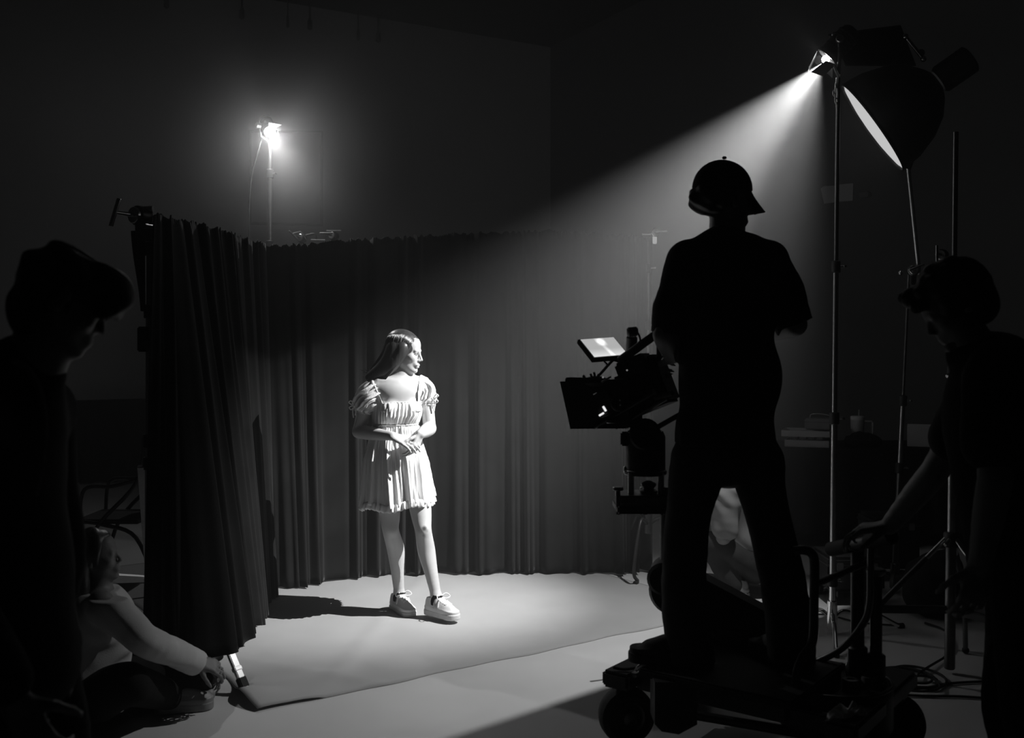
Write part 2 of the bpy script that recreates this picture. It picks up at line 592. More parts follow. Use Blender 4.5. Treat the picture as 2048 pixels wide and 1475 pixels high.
# ------------------------------------------------------------------ curtains
def poly_at(pl, t):
    pl = [np.array(p, float) for p in pl]
    d = [0.0]
    for i in range(len(pl) - 1):
        d.append(d[-1] + np.linalg.norm(pl[i + 1] - pl[i]))
    x = t * d[-1]
    return np.array([np.interp(x, d, [p[i] for p in pl]) for i in range(len(pl[0]))])
def curtain(name, top, bot, nfold, amp, seed, label, nS, ts=None):
    r = np.random.default_rng(seed)
    ph = r.uniform(0, 6.28, 12)
    nV = 48
    t = np.linspace(0, 1, nS)
    T = np.array([poly_at(top, x) for x in t]); B = np.array([poly_at(bot, x) for x in t])
    # smooth both runs so that the corners round off
    for A in (T, B):
        for _ in range(10):
            A[1:-1] = 0.25 * A[:-2] + 0.5 * A[1:-1] + 0.25 * A[2:]
    warp = t + 0.25 / nfold * np.sin(2 * np.pi * 3.3 * t + ph[0]) + 0.2 / nfold * np.sin(2 * np.pi * 7.1 * t + ph[1])
    pts = []
    for i in range(nV + 1):
        v = i / nV
        line = T * (1 - v) + B * v
        z = (T[:, 2] * (1 - v) + B[:, 2] * v)
        tang = np.gradient(line[:, :2], axis=0)
        tang /= np.linalg.norm(tang, axis=1)[:, None] + 1e-9
        nrm = np.stack([tang[:, 1], -tang[:, 0]], 1)
        drift = 0.35 * np.sin(2.2 * v + 9 * t + ph[2])
        a = 2 * np.pi * nfold * warp
        w = np.sin(a + drift) + 0.35 * np.sin(2 * a + ph[3] + 1.5 * v) + 0.45 * np.sin(0.53 * a + ph[4] + 1.2 * v)
        k = np.clip((t + 0.004) / 0.07, 0, 1) * amp * (0.75 + 0.5 * np.sin(5 * t + ph[5]) ** 2) * (0.65 + 0.55 * v)
        d = k * w
        d += 0.010 * v * np.sin(2 * np.pi * 3 * nfold * warp + ph[6])
        xy = line[:, :2] + nrm * d[:, None]
        if i == 0:
            z = z + 0.008 * np.sin(2.7 * a) + r.uniform(-0.006, 0.006, nS)
        if i == nV:
            z = np.maximum(z + 0.004 * np.sin(1.3 * a), 0.014)
        pts.append(np.column_stack([xy, z]).tolist())
    o = MB().grid(pts).build(name, M['velvet'], label=label, cat='curtain', smooth=True)
    md = o.modifiers.new('thickness', 'SOLIDIFY'); md.thickness = 0.006; md.offset = 0
    return o
ZL = 2.18
topL = [P(308, 428, 4.68), P(420, 453, 5.45), P(524, 487, 6.50)]
botL = [P(284, 1314, 4.42), P(390, 1316, 4.36), P(462, 1305, 4.41), P(497, 1272, 4.75), P(521, 1238, 5.35), P(533, 1210, 5.92), P(548, 1182, 6.30)]
curtain('velvet_curtain', [tuple(p) for p in topL], [tuple(p) for p in botL], 9, 0.024, 4, 'darkest black velvet curtain, hung along the left side of the set from the near stand', 420)
topB = [P(520, 492, 6.52), P(600, 489, 6.62), P(700, 480, 6.72), P(900, 468, 6.88), P(1100, 461, 6.92), P(1240, 470, 6.95), P(1304, 474, 6.98)]
botB = [tuple(G(548, 1178).xy) + (0.016,), tuple(G(600, 1180).xy) + (0.016,), tuple(G(650, 1166).xy) + (0.016,), tuple(G(715, 1159).xy) + (0.016,), tuple(G(770, 1151).xy) + (0.016,), tuple(G(950, 1150).xy) + (0.016,), tuple(G(1150, 1149).xy) + (0.016,), tuple(G(1235, 1151).xy) + (0.016,), tuple(G(1303, 1142).xy) + (0.016,)]
curtain('velvet_curtain', [tuple(p) for p in topB], botB, 15, 0.024, 9, 'long black velvet curtain hanging in folds behind the woman in white', 760)

# rails that carry the curtains
def rail(pts, label):
    MB().tube(spline(pts, 4), 0.014, 12).build('curtain_rail', M['dkmetal'], label=label, cat='rail')
rail([p + V3(-0.06, 0.03, -0.05) for p in topL], 'metal rail carrying the darkest curtain at the left of the set')
rail([p + V3(0, 0.085, -0.05) for p in topB], 'metal rail behind the top edge of the long back curtain')

# ------------------------------------------------------------------ stands
def cstand(name, label, base, top, zs, legs, r=(0.0175, 0.015, 0.0125), mats=('steel', 'steel', 'steel'), legkind='turtle', legm='dkmetal', group=None, L=0.42):
    """zs: heights where the sections join; legs: yaw angles in degrees"""
    base, top = Vector(base), Vector(top)
    t = root(name, label, 'stand', base, group)
    def at(z):
        k = (z - base.z) / (top.z - base.z)
        return base + (top - base) * k
    zz = [zs[0]] + list(zs[1:]) + [top.z]
    for i in range(len(zz) - 1):
        k = min(i, len(r) - 1)
        MB().cyl(at(zz[i] if i == 0 else zz[i] - 0.02), at(zz[i + 1]), r[k], 14).build('pole_section', M[mats[min(i, len(mats) - 1)]], t)
        if i > 0:
            c = MB(); c.cyl(at(zz[i] - 0.045), at(zz[i] + 0.02), r[k - 1] + 0.009, 14, 0.004)
            o = c.build('collar', M['matte'], t)
            kb = MB(); p = at(zz[i] - 0.012)
            kb.cyl(p, p + V3(0.045, -0.012, 0), 0.006, 8); kb.cyl(p + V3(0.04, -0.035, 0.0), p + V3(0.045, 0.012, 0), 0.006, 8)
            kb.build('knob', M['steel'], o)
    for a in legs:
        a = math.radians(a)
        d = V3(math.cos(a), math.sin(a), 0)
        lm = MB()
        if legkind == 'turtle':
            z0 = zs[0] + 0.05
            p = at(z0)
            pts = spline([p, p + d * 0.06 + UP * 0.045, p + d * 0.14 + UP * 0.03, V3(p.x, p.y, base.z + 0.10) + d * 0.24, V3(p.x, p.y, base.z + 0.02) + d * L, V3(p.x, p.y, base.z + 0.012) + d * (L + 0.04)], 6)
            lm.tube(pts, 0.0115, 10)
            lo = lm.build('leg', M[legm], t)
            MB().cyl(pts[-1] - d * 0.03, pts[-1] + d * 0.004, 0.0155, 10, 0.003).build('rubber_foot', M['rubber'], lo)
        else:
            z1, z2 = legkind
            hi = at(z1); foot = V3(base.x, base.y, base.z + 0.012) + d * L
            lm.tube([hi + d * 0.02, foot], 0.011, 10)
            lo = lm.build('leg', M[legm], t)
            MB().ball(foot, 0.016, 10).build('rubber_foot', M['rubber'], lo)
            br = MB(); k = 0.55
            br.tube([at(z2), hi.lerp(foot, k)], 0.007, 8); br.build('brace', M[legm], t)
    if legkind == 'turtle':
        MB().cyl(at(zs[0]), at(zs[0] + 0.16), 0.026, 16, 0.004).build('leg_hub', M[legm], t)
    else:
        MB().cyl(at(legkind[0] - 0.03), at(legkind[0] + 0.03), 0.03, 14, 0.004).build('leg_hub', M['matte'], t)
    return t
def grip_head(name, c, axis, label, handle=None, m='dkmetal', s=1.0, group=None):
    c = Vector(c); x, y, z = frame_from(axis)
    t = root(name, label, 'clamp', c, group)
    MB().cyl(c - z * 0.022 * s, c + z * 0.022 * s, 0.032 * s, 18, 0.005).build('disc', M[m], t)
    MB().cyl(c + z * 0.022 * s, c + z * 0.034 * s, 0.026 * s, 18, 0.003).build('jaw_plate', M['steel'], t)
    h = handle or x
    h = Vector(h).normalized()
    hb = MB(); hb.cyl(c + z * 0.03 * s, c + z * 0.10 * s, 0.007 * s, 10)
    hb.cyl(c + z * 0.10 * s - h * 0.045 * s, c + z * 0.10 * s + h * 0.045 * s, 0.007 * s, 10, 0.002)
    hb.build('handle', M['steel'], t)
    MB().bx(c - UP * 0.045 * s, (0.03 * s, 0.03 * s, 0.07 * s), None, 0.004).build('socket', M[m], t)
    return t

# near left stand that holds the curtain rail
b0 = V3(P(298, 700, 4.82).x, 4.82, 0)
cs = cstand('curtain_stand', 'tall tripod stand holding the near end of the darkest curtain', b0, P(300, 432, 4.82), (0.30, 1.10, 1.72, 2.02), (), r=(0.021, 0.019, 0.017, 0.014), legkind=(0.98, 0.35), L=0.68)
foot = G(491, 1388)
def leg_to(t, hi, foot, r=0.015):
    d = (foot - hi).normalized()
    s_, n_, _ = frame_from(d)
    lb = MB(); lb.bx((hi + foot) / 2, (0.034, 0.022, (foot - hi).length), (s_, n_, d), 0.003)
    o = lb.build('leg', M['steel'], t)
    MB().bx(foot - d * 0.035, (0.042, 0.03, 0.05), (s_, n_, d), 0.004).build('rubber_foot', M['rubber'], o)
    MB().bx(foot - d * 0.10, (0.040, 0.028, 0.02), (s_, n_, d), 0.003).build('clip', M['steel'], o)
leg_to(cs, V3(b0.x + 0.03, 4.80, 0.97), foot + UP * 0.02)
leg_to(cs, V3(b0.x - 0.03, 4.80, 0.97), V3(-1.95, 5.45, 0.02))
leg_to(cs, V3(b0.x, 4.85, 0.97), V3(-1.62, 5.35, 0.02))
MB().bx(P(288, 678, 4.80), (0.05, 0.05, 0.12), None, 0.006).build('sleeve_clamp', M['matte'], cs)
g = grip_head('grip_clamp', P(283, 432, 4.80), (-0.5, -0.86, 0), 'black grip head clamped on top of the near left curtain stand', handle=(0.3, 0, 1), m='black', s=1.5)
MB().bx(P(288, 462, 4.78), (0.07, 0.06, 0.09), None, 0.01).build('bracket', M['matte'], g)
MB().tube([P(272, 420, 4.80), P(306, 418, 4.80)], 0.016, 12).build('spigot', M['steel'], g)
# folded strap hanging from it
st = []
for i in range(14):
    v = i / 13
    w = lerp(0.060, 0.016, v) / 2
    c = P(276 + 10 * v, 462 + 160 * v, 4.79)
    st.append([c + V3(-w, -0.012 - 0.008 * math.sin(6 * v), 0), c + V3(-w * 0.3, -0.02, 0), c + V3(w * 0.4, -0.014, 0), c + V3(w, -0.004, 0), c + V3(w, 0.01, 0), c + V3(-w, 0.012, 0)])
MB().grid(st, wrap=True).build('hanging_strap', M['blackcloth'], label='black cloth strap hanging from the near left curtain stand', cat='strap')

# stand of the small back lamp, standing behind the curtain
bb = V3(BACK.x - 0.03, 7.34, 0)
cstand('light_stand', 'slim light stand rising behind the curtain under the small lamp', bb, V3(BACK.x - 0.012, 7.34, BACK.z - 0.05), (0.3, 1.2, 2.30, 2.82), (20, 140, 260), r=(0.018, 0.016, 0.0175, 0.013))

# clamp stand at the right end of the back curtain
b1 = V3(P(1296, 700, 6.70).x, 6.70, 0)
cstand('clamp_stand', 'thin metal stand at the far right end of the back curtain', b1, P(1297, 478, 6.70), (0.3, 1.15, 1.70, 2.08), (0, 120, 240), r=(0.015, 0.012, 0.0075, 0.006), mats=('black', 'steel', 'steel', 'dkmetal'), legm='black', L=0.18)
g = grip_head('grip_clamp', P(1309, 465, 6.68), (0.3, -0.95, 0), 'shiny grip head on the thin stand at the right curtain end', handle=(-1, 0, 0.02), m='chrome', s=0.95)
MB().cyl(P(1284, 468, 6.68), P(1304, 468, 6.68), 0.008, 10, 0.002).build('pin', M['chrome'], g)

# two grip heads peeping over the back curtain beside the small lamp
for (px, py, hx, lab) in ((604, 476, 0, 'grip head with bent handle above the curtain beside the small lamp'), (668, 472, 1, 'grip head with level bar handle above the curtain, second from the lamp')):
    c = P(px, py, 7.20)
    base = V3(c.x, c.y, 0)
    cstand('clamp_stand', ('metal stand behind the curtain under the grip head with bent handle' if hx == 0 else 'metal stand behind the curtain under the grip head with bar handle'), base, c - UP * 0.03, (0.3, 1.2, 1.8), (90, 210, 330), r=(0.017, 0.015, 0.012), L=0.07)
    g = grip_head('grip_clamp', c, (-0.4, -0.9, 0.1), lab, handle=(1, 0, 0) if hx else (0.7, 0, -0.7), m='dkmetal')
    if hx == 0:
        MB().tube([c + V3(-0.06, -0.02, 0.03), c + V3(-0.005, -0.02, 0.045), c + V3(0.04, -0.02, -0.02)], 0.006, 8).build('bent_handle', M['steel'], g)
        MB().tube(spline([c + V3(0.03, 0, 0.02), c + V3(0.09, 0, 0.03), c + V3(0.1, 0, -0.02)], 5), 0.007, 8).build('hook', M['dkmetal'], g)
    else:
        MB().cyl(c + V3(-0.05, -0.02, 0.035), c + V3(0.055, -0.02, 0.035), 0.007, 8).build('bar', M['steel'], g)
        MB().cyl(c + V3(-0.16, -0.02, -0.03), c + V3(-0.06, -0.02, -0.032), 0.007, 8).build('side_pin', M['steel'], g)

# ------------------------------------------------------------------ lamps
def fresnel(name, label, pos, d, R, L, doors, bulb, yoke_to):
    """lamp head: front at pos, pointing along d"""
    x, y, z = frame_from(d)
    t = root(name, label, 'lamp', pos - d * L)
    prof = [(R * 0.55, -L), (R * 0.85, -L * 0.93), (R, -L * 0.75), (R, -0.03), (R * 1.08, -0.028), (R * 1.08, -0.008), (R * 0.9, -0.008), (R * 0.88, -0.02), (R * 0.4, -0.022)]
    MB().lathe(prof, pos, d, 28).build('housing', M['black'], t)
    for k in range(4):
        MB().lathe([(R * 1.03, -L * 0.3 - k * 0.03), (R * 1.05, -L * 0.3 - k * 0.03 - 0.006), (R * 1.03, -L * 0.3 - k * 0.03 - 0.012)], pos, d, 28).build('cooling_fin', M['matte'], t)
    MB().ball(pos + d * 0.002, bulb, 16).build('bulb', GL['lamp'], t)
    for (q, nm) in doors:
        q = [Vector(p) for p in q]
        n = (q[1] - q[0]).cross(q[3] - q[0]).normalized() * 0.0015
        MB().add([p + n for p in q] + [p - n for p in q], [(0, 1, 2, 3), (7, 6, 5, 4), (0, 4, 5, 1), (1, 5, 6, 2), (2, 6, 7, 3), (3, 7, 4, 0)]).build('barn_door', M['black'], t)
    ym = MB(); c = pos - d * (L * 0.5)
    yk = yoke_to
    sx = Vector((-d.y, d.x, 0)).normalized()
    ym.tube([c + sx * (R + 0.02), c + sx * (R + 0.025) + (yk - c) * 0.7, yk + sx * 0.02, yk - sx * 0.02, c - sx * (R + 0.025) + (yk - c) * 0.7, c - sx * (R + 0.02)], 0.008, 8)
    ym.build('yoke', M['black'], t)
    kn = MB(); kn.cyl(c + sx * (R + 0.01), c + sx * (R + 0.05), 0.02, 12, 0.004); kn.build('tilt_knob', M['steel'], t)
    kn = MB(); kn.cyl(c - sx * (R + 0.01), c - sx * (R + 0.05), 0.02, 12, 0.004); kn.build('tilt_knob', M['steel'], t)
    return t
GL = {'lamp': glow('lamp_bulb', 1.0, 60.0), 'softbox': glow('softbox_face', 1.0, 0.62), 'led': glow('indicator_light', 1.0, 0.9), 'led2': glow('dim_indicator', 1.0, 0.18)}

# key lamp; its near leaf cuts the light along a straight line across the floor, its upper leaf cuts it above the woman's head
L0 = KEY + key_dir * 0.03
def cut_leaf(e, target, ln, half, hinge, away):
    g = (target - L0).normalized()
    n = e.cross(g).normalized()
    if n.dot(away) < 0: n = -n
    return [L0 + g * ln - e * half, L0 + g * ln + e * half, L0 + g * 0.004 + n * hinge + e * half * 0.8, L0 + g * 0.004 + n * hinge - e * half * 0.8]
near_leaf = cut_leaf(V3(0.743, 0.669, 0).normalized(), V3(0.11, 4.20, 0), 0.075, 0.060, 0.055, V3(0, -1, 0))
top_leaf = cut_leaf(V3(0.235, 0.972, 0).normalized(), V3(-0.62, 5.80, 2.0), 0.075, 0.075, 0.060, V3(0, 0, 1))
kx, ky, kz = frame_from(key_dir)
def leaf(side, ang, w, ln, R):
    h = KEY + side * R
    o_ = (key_dir * math.cos(ang) + side * math.sin(ang)) * ln
    t_ = side.cross(key_dir).normalized()
    return [h - t_ * w * 0.5, h + t_ * w * 0.5, h + o_ + t_ * w * 0.8, h + o_ - t_ * w * 0.8]
far_side = V3(0.235, 0.972, 0.0); far_side = (far_side - key_dir * far_side.dot(key_dir)).normalized()
low_side = key_dir.cross(far_side); low_side = -low_side if low_side.z > 0 else low_side
doors = [(near_leaf, 'n'), (top_leaf, 'u'), (leaf(far_side, 1.15, 0.10, 0.07, 0.055), 'f'), (leaf(low_side, 1.2, 0.10, 0.07, 0.055), 'l')]
KT = V3(P(1676, 150, 5.36).x, 5.36, KEY.z - 0.14)
fresnel('studio_lamp', 'bright hard lamp with barn doors on the tall stand, its beam crossing the haze', KEY, key_dir, 0.06, 0.20, doors, 0.021, KT)
kb = V3(P(1664, 1266, 5.40).x, 5.40, 0)
cstand('lamp_stand', 'tall chrome stand under the bright hard lamp with barn doors', kb, KT, (0.02, 0.30, 1.17, 1.98), (15, 140, 255), r=(0.0175, 0.017, 0.0145, 0.0115), mats=('chrome', 'steel', 'steel', 'dkmetal'), legm='chrome', L=0.40)
# safety chain looped below the lamp
ch = root('safety_chain', 'short pale safety chain hanging below the bright hard lamp', 'chain', KT)
for i in range(7):
    p = P(1671 + 3 * math.sin(i * 1.3), 158 + 8 * i, 5.33)
    q = P(1671 + 3 * math.sin((i + 1) * 1.3), 158 + 8 * (i + 1), 5.33)
    ring = [p.lerp(q, 0.5) + V3(0.008 * math.cos(a) * (1 if i % 2 else 0.3), 0.008 * math.cos(a) * (0.3 if i % 2 else 1), 0.015 * math.sin(a)) for a in np.linspace(0, 2 * math.pi, 13)]
    MB().tube(ring, 0.003, 6).build('link', M['lightgrey'], ch)

# small back lamp
bx_, by_, bz_ = frame_from(back_dir)
def bleaf(side, ang):
    h = BACK + side * 0.045
    o_ = (back_dir * math.cos(ang) + side * math.sin(ang)) * 0.06
    t_ = side.cross(back_dir).normalized()
    return [h - t_ * 0.03, h + t_ * 0.03, h + o_ + t_ * 0.05, h + o_ - t_ * 0.05]
fresnel('studio_lamp', 'small bright lamp on a stand above the curtain behind the woman', BACK, back_dir, 0.045, 0.12, [(bleaf(by_ if by_.z > 0 else -by_, 1.1), 'u')], 0.036, V3(BACK.x - 0.012, 7.36, BACK.z - 0.06))
cb = spline([BACK - back_dir * 0.12, P(520, 290, 7.36), P(505, 345, 7.40), P(499, 400, 7.40), P(498, 470, 7.40), V3(P(498, 470, 7.40).x, 7.40, 1.0), V3(P(498, 470, 7.40).x, 7.45, 0.02)], 8)
MB().tube(cb, 0.005, 6).build('power_cable', M['rubber'], label='thin black cable hanging from the small lamp behind the curtain', cat='cable')

# softbox seen from its edge, facing the set
SC = P(1752, 250, 5.95)
sa, sb = P(1692, 165, 5.95), P(1814, 336, 5.95)
sx = (sb - sa).normalized(); SR = (sb - sa).length / 2
fw = V3(sx.z, 0, -sx.x)
if fw.x > 0: fw = -fw
sn = (fw + V3(0, 0.30, 0)).normalized()          # faces down and left, a little to the viewer
sy = sn.cross(sx).normalized()
sbx = root('softbox', 'large round softbox seen edge on, with a glowing pale front', 'softbox', SC)
pr = [(SR * 0.99, 0.026), (SR, 0.022), (SR * 1.0, -0.01), (SR * 0.96, -0.10), (SR * 0.82, -0.22), (SR * 0.6, -0.32), (SR * 0.35, -0.38), (SR * 0.22, -0.40)]
def dome(prof):
    pts = []
    for (r_, h_) in prof:
        pts.append([SC + sn * h_ + (sx * math.cos(a) + sy * math.sin(a)) * r_ * (1 - 0.025 * (1 - abs(math.cos(6 * a)))) for a in [2 * math.pi * k / 48 for k in range(48)]])
    return pts
o = MB().grid(dome(pr), wrap=True).build('dome', M['matte'], sbx, smooth=True)
md = o.modifiers.new('thickness', 'SOLIDIFY'); md.thickness = 0.006
dp = [(0.001, 0.040), (SR * 0.4, 0.036), (SR * 0.75, 0.027), (SR * 0.975, 0.016)]
MB().grid(dome(dp), wrap=True).build('diffuser', GL['softbox'], sbx, smooth=True)
rb = MB(); rb.tube([SC + sn * 0.024 + (sx * math.cos(a) + sy * math.sin(a)) * SR * 0.995 for a in np.linspace(0, 2 * math.pi, 49)], 0.007, 8); rb.build('rim', M['matte'], sbx)
fx = root('video_light', 'dark lamp body with shiny knobs fixed behind the softbox', 'lamp', SC - sn * 0.5)
MB().lathe([(0.07, -0.62), (0.085, -0.61), (0.085, -0.43), (0.07, -0.41)], SC, sn, 24).build('housing', M['black'], fx)
for k in (1, -1):
    MB().ball(P(1811, 73, 5.75) if k > 0 else P(1847, 118, 5.75), 0.017, 12).build('knob', M['steel'], fx)
MB().tube([P(1811, 73, 5.75), P(1847, 118, 5.75)], 0.010, 10).build('yoke_bar', M['dkmetal'], fx)
MB().ball(P(1842, 106, 5.77), 0.022, 12).build('knuckle', M['dkmetal'], fx)
# black flag above the lamp and the softbox
fl = root('black_flag', 'black cloth flag held above the bright hard lamp and the softbox', 'flag', P(1740, 90, 5.6))
q = [P(1658, 70, 5.45), P(1800, 52, 5.95), P(1830, 130, 6.1), P(1690, 130, 5.6)]
n = (q[1] - q[0]).cross(q[3] - q[0]).normalized()
MB().add([p + n * 0.003 for p in q] + [p - n * 0.003 for p in q], [(0, 1, 2, 3), (7, 6, 5, 4), (0, 4, 5, 1), (1, 5, 6, 2), (2, 6, 7, 3), (3, 7, 4, 0)]).build('flag_cloth', M['blackcloth'], fl)
MB().tube(q + [q[0]], 0.006, 8).build('frame', M['black'], fl)
MB().ball(P(1668, 69, 5.44), 0.014, 10).build('pin', M['steel'], fl)

# boom arm and its stand
bm_ = root('extension_pole', 'slanting metal boom arm carrying the softbox', 'boom arm', P(1836, 532, 6.2))
MB().cyl(SC - sn * 0.42 + UP * -0.05, P(1817, 338, 5.98), 0.013, 12).build('end_pin', M['black'], bm_)
MB().cyl(P(1815, 325, 5.98), P(1838, 548, 6.2), 0.0145, 14).build('tube', M['steel'], bm_)
bs = V3(P(1787, 1190, 6.3).x, 6.3, 0)
cstand('boom_stand', 'slightly leaning stand that carries the softbox boom arm', bs, P(1818, 548, 6.22), (0.03, 0.80, 1.22), (35, 165, 285), r=(0.017, 0.016, 0.009), mats=('dkmetal', 'steel', 'dkmetal'))
g = grip_head('grip_clamp', P(1826, 541, 6.2), (-0.2, -0.95, 0.1), 'grip head joining the softbox boom arm to its leaning stand', handle=(-1, 0, -0.4), m='dkmetal', s=1.1)
MB().ball(P(1801, 545, 6.15), 0.016, 10).build('knob', M['steel'], g)

# heavy tripod at the right
tb = V3(P(1899, 1345, 4.74).x, 4.74, 0)
tt = root('tripod_stand', 'heavy dark tripod stand behind the man with curly hair', 'stand', tb)
def tz(z): return tb + UP * z + V3(0.012 * z, 0, 0)
MB().cyl(tz(0.02), tz(0.66), 0.024, 16, 0.004).build('pole_section', M['dkmetal'], tt)
MB().cyl(tz(0.62), tz(1.45), 0.018, 16).build('pole_section', M['steel'], tt)
MB().cyl(tz(1.40), tz(2.55), 0.012, 14).build('pole_section', M['dkmetal'], tt)
for z in (0.635, 1.42):
    o = MB().cyl(tz(z - 0.04), tz(z + 0.03), 0.034 if z < 1 else 0.026, 16, 0.005).build('collar', M['matte'], tt)
    MB().cyl(tz(z) + V3(-0.02, -0.03, 0), tz(z) + V3(-0.055, -0.06, -0.02), 0.009, 8, 0.002).build('knob', M['steel'], o)
for a in (178, 300, 55):
    a = math.radians(a); d = V3(math.cos(a), math.sin(a), 0)
    lo = MB().bx(tz(0.30) + d * 0.17, (0.36, 0.03, 0.035), (d, UP.cross(d), UP), 0.005).build('leg', M['black'], tt)
    s1 = tz(0.64) + d * 0.02; s2 = tz(0.315) + d * 0.335
    MB().cyl(s1, s1.lerp(s2, 0.32), 0.0115, 12).build('strut', M['steel'], tt)
    MB().cyl(s1.lerp(s2, 0.30), s2, 0.014, 12).build('strut_sleeve', M['black'], tt)
    MB().tube([tz(0.29) + d * 0.33, V3(tb.x, tb.y, 0.03) + d * 0.37], 0.012, 10).build('foot_tube', M['dkmetal'], lo)
    MB().ball(V3(tb.x, tb.y, 0.018) + d * 0.372, 0.018, 10).build('rubber_foot', M['rubber'], lo)
grip_head('grip_clamp', P(1884, 510, 4.8), (-0.6, -0.8, 0), 'small grip head high on the heavy tripod stand', handle=(0, 0, 1), m='black', s=0.9)
# ------------------------------------------------------------------ figures
def axes_of(fwd, up=Vector((0, 0, 1))):
    f = Vector(fwd).normalized()
    s_ = f.cross(Vector(up)).normalized()
    u = s_.cross(f).normalized()
    return f, s_, u
def head(S, c, fwd, k=1.0, up=Vector((0, 0, 1)), nose=1.0, ears=True, chin=1.0):
    """c: centre of the head at eye level; k: size (1 = 0.23 m tall)"""
    f, s_, u = axes_of(fwd, up)
    c = Vector(c)
    def L(a, b, d): return c + f * (a * k) + s_ * (b * k) + u * (d * k)
    A = (f, s_, u)
    S.ell(L(-0.014, 0, 0.030), (0.098 * k, 0.076 * k, 0.086 * k), A, 0.01)
    S.ell(L(0.028, 0, -0.028), (0.060 * k, 0.059 * k, 0.080 * k), A, 0.02)
    S.ell(L(0.038, 0, 0.045), (0.050 * k, 0.060 * k, 0.052 * k), A, 0.02)
    for q in (1, -1):
        S.cone(L(-0.005, 0.050 * q, -0.045), L(0.066, 0.012 * q, -0.098), 0.019 * k, 0.015 * k, 0.018 * k)
        S.ell(L(0.058, 0.036 * q, -0.026), (0.026 * k, 0.024 * k, 0.024 * k), A, 0.015 * k)
    S.ell(L(0.077, 0, -0.101), (0.016 * k, 0.018 * k, 0.015 * k * chin), A, 0.012 * k)
    S.cone(L(0.0, 0, -0.06), L(0.05, 0, -0.092), 0.034 * k, 0.022 * k, 0.02 * k)
    S.cone(L(0.080, 0.034, 0.016), L(0.084, 0.008, 0.014), 0.010 * k, 0.011 * k, 0.012 * k)
    S.cone(L(0.080, -0.034, 0.016), L(0.084, -0.008, 0.014), 0.010 * k, 0.011 * k, 0.012 * k)
    for q in (1, -1):
        S.ell(L(0.097, 0.030 * q, -0.002), (0.014 * k, 0.016 * k, 0.012 * k), A, 0.010 * k, sub=True)
        S.ell(L(0.079, 0.030 * q, -0.002), (0.012 * k, 0.0125 * k, 0.0115 * k), A, 0.004 * k)
    S.cone(L(0.090, 0, 0.004), L(0.110 * nose, 0, -0.034), 0.0075 * k, 0.0082 * k, 0.010 * k)
    for q in (1, -1):
        S.ell(L(0.097, 0.0095 * q, -0.039), (0.010 * k, 0.007 * k, 0.0065 * k), A, 0.007 * k)
    S.ell(L(0.080, 0, -0.062), (0.014 * k, 0.026 * k, 0.022 * k), A, 0.014 * k)
    S.ell(L(0.092, 0, -0.066), (0.010 * k, 0.022 * k, 0.007 * k), A, 0.006 * k)
    S.ell(L(0.0895, 0, -0.078), (0.010 * k, 0.019 * k, 0.0075 * k), A, 0.005 * k)
    S.ell(L(0.1015, 0, -0.0725), (0.006 * k, 0.019 * k, 0.0013 * k), A, 0.003 * k, sub=True)
    if ears:
        for q in (1, -1):
            S.ell(L(-0.010, 0.078 * q, -0.012), (0.019 * k, 0.008 * k, 0.031 * k), A, 0.008 * k)
            S.ell(L(-0.006, 0.088 * q, -0.008), (0.009 * k, 0.006 * k, 0.016 * k), A, 0.004 * k, sub=True)
    return L
def hand(S, w, d, n, curl=0.6, k=1.0, side=1, spread=0.06, thumb=0.7, curls=None):
    """w wrist, d along the palm, n out of the back of the hand; side=+1 puts the thumb on d x n"""
    d = Vector(d).normalized(); n = Vector(n); n = (n - d * n.dot(d)).normalized()
    t = d.cross(n).normalized() * side
    w = Vector(w)
    palm = 0.092 * k
    offs = (0.030, 0.010, -0.010, -0.029)
    lens = (0.044, 0.049, 0.046, 0.036)
    for i in range(4):
        kn = w + d * (palm - 0.006 * abs(i - 1) * k) + t * offs[i] * k
        S.cone(w + t * offs[i] * 0.55 * k, kn, 0.0145 * k, 0.0105 * k, 0.010 * k)
        ang = (curls[i] if curls else curl * (1 + 0.12 * i))
        p = kn; dd = (d + t * spread * (1.5 - i)).normalized()
        a = 0
        for j, (l, r0, r1) in enumerate(((lens[i], 0.0092, 0.0082), (lens[i] * 0.62, 0.0082, 0.0075), (lens[i] * 0.5, 0.0075, 0.0062))):
            a += ang * (0.8 if j == 0 else 1.0)
            v = (dd * math.cos(a) - n * math.sin(a)).normalized()
            q = p + v * l * k
            S.cone(p, q, r0 * k, r1 * k, 0.003)
            p = q
    p = w + d * 0.022 * k + t * 0.020 * k - n * 0.006 * k
    for j, (l, r0, r1) in enumerate(((0.046, 0.0145, 0.0105), (0.034, 0.0105, 0.0092), (0.027, 0.0092, 0.0075))):
        v = (d * (0.62 + 0.2 * j) + t * (0.72 - 0.30 * j * thumb) - n * (0.22 + 0.32 * thumb * j)).normalized()
        q = p + v * l * k
        S.cone(p, q, r0 * k, r1 * k, 0.006 * k)
        p = q
def limb(S, pts, rs, k=0.004, n=6):
    """limb as a dense run of short tapered pieces along a curve"""
    q = [Vector((*p, r)) for p, r in zip(pts, rs)]
    q = [q[0]] + q + [q[-1]]
    out = []
    for i in range(1, len(q) - 2):
        for j in range(n):
            t = j / n; a, b, c, d = q[i - 1], q[i], q[i + 1], q[i + 2]
            out.append(0.5 * ((2 * b) + (c - a) * t + (2 * a - 5 * b + 4 * c - d) * t * t + (3 * b - a - 3 * c + d) * t ** 3))
    out.append(q[-1])
    for i in range(len(out) - 1):
        S.cone(out[i][:3], out[i + 1][:3], out[i][3], out[i + 1][3], k)

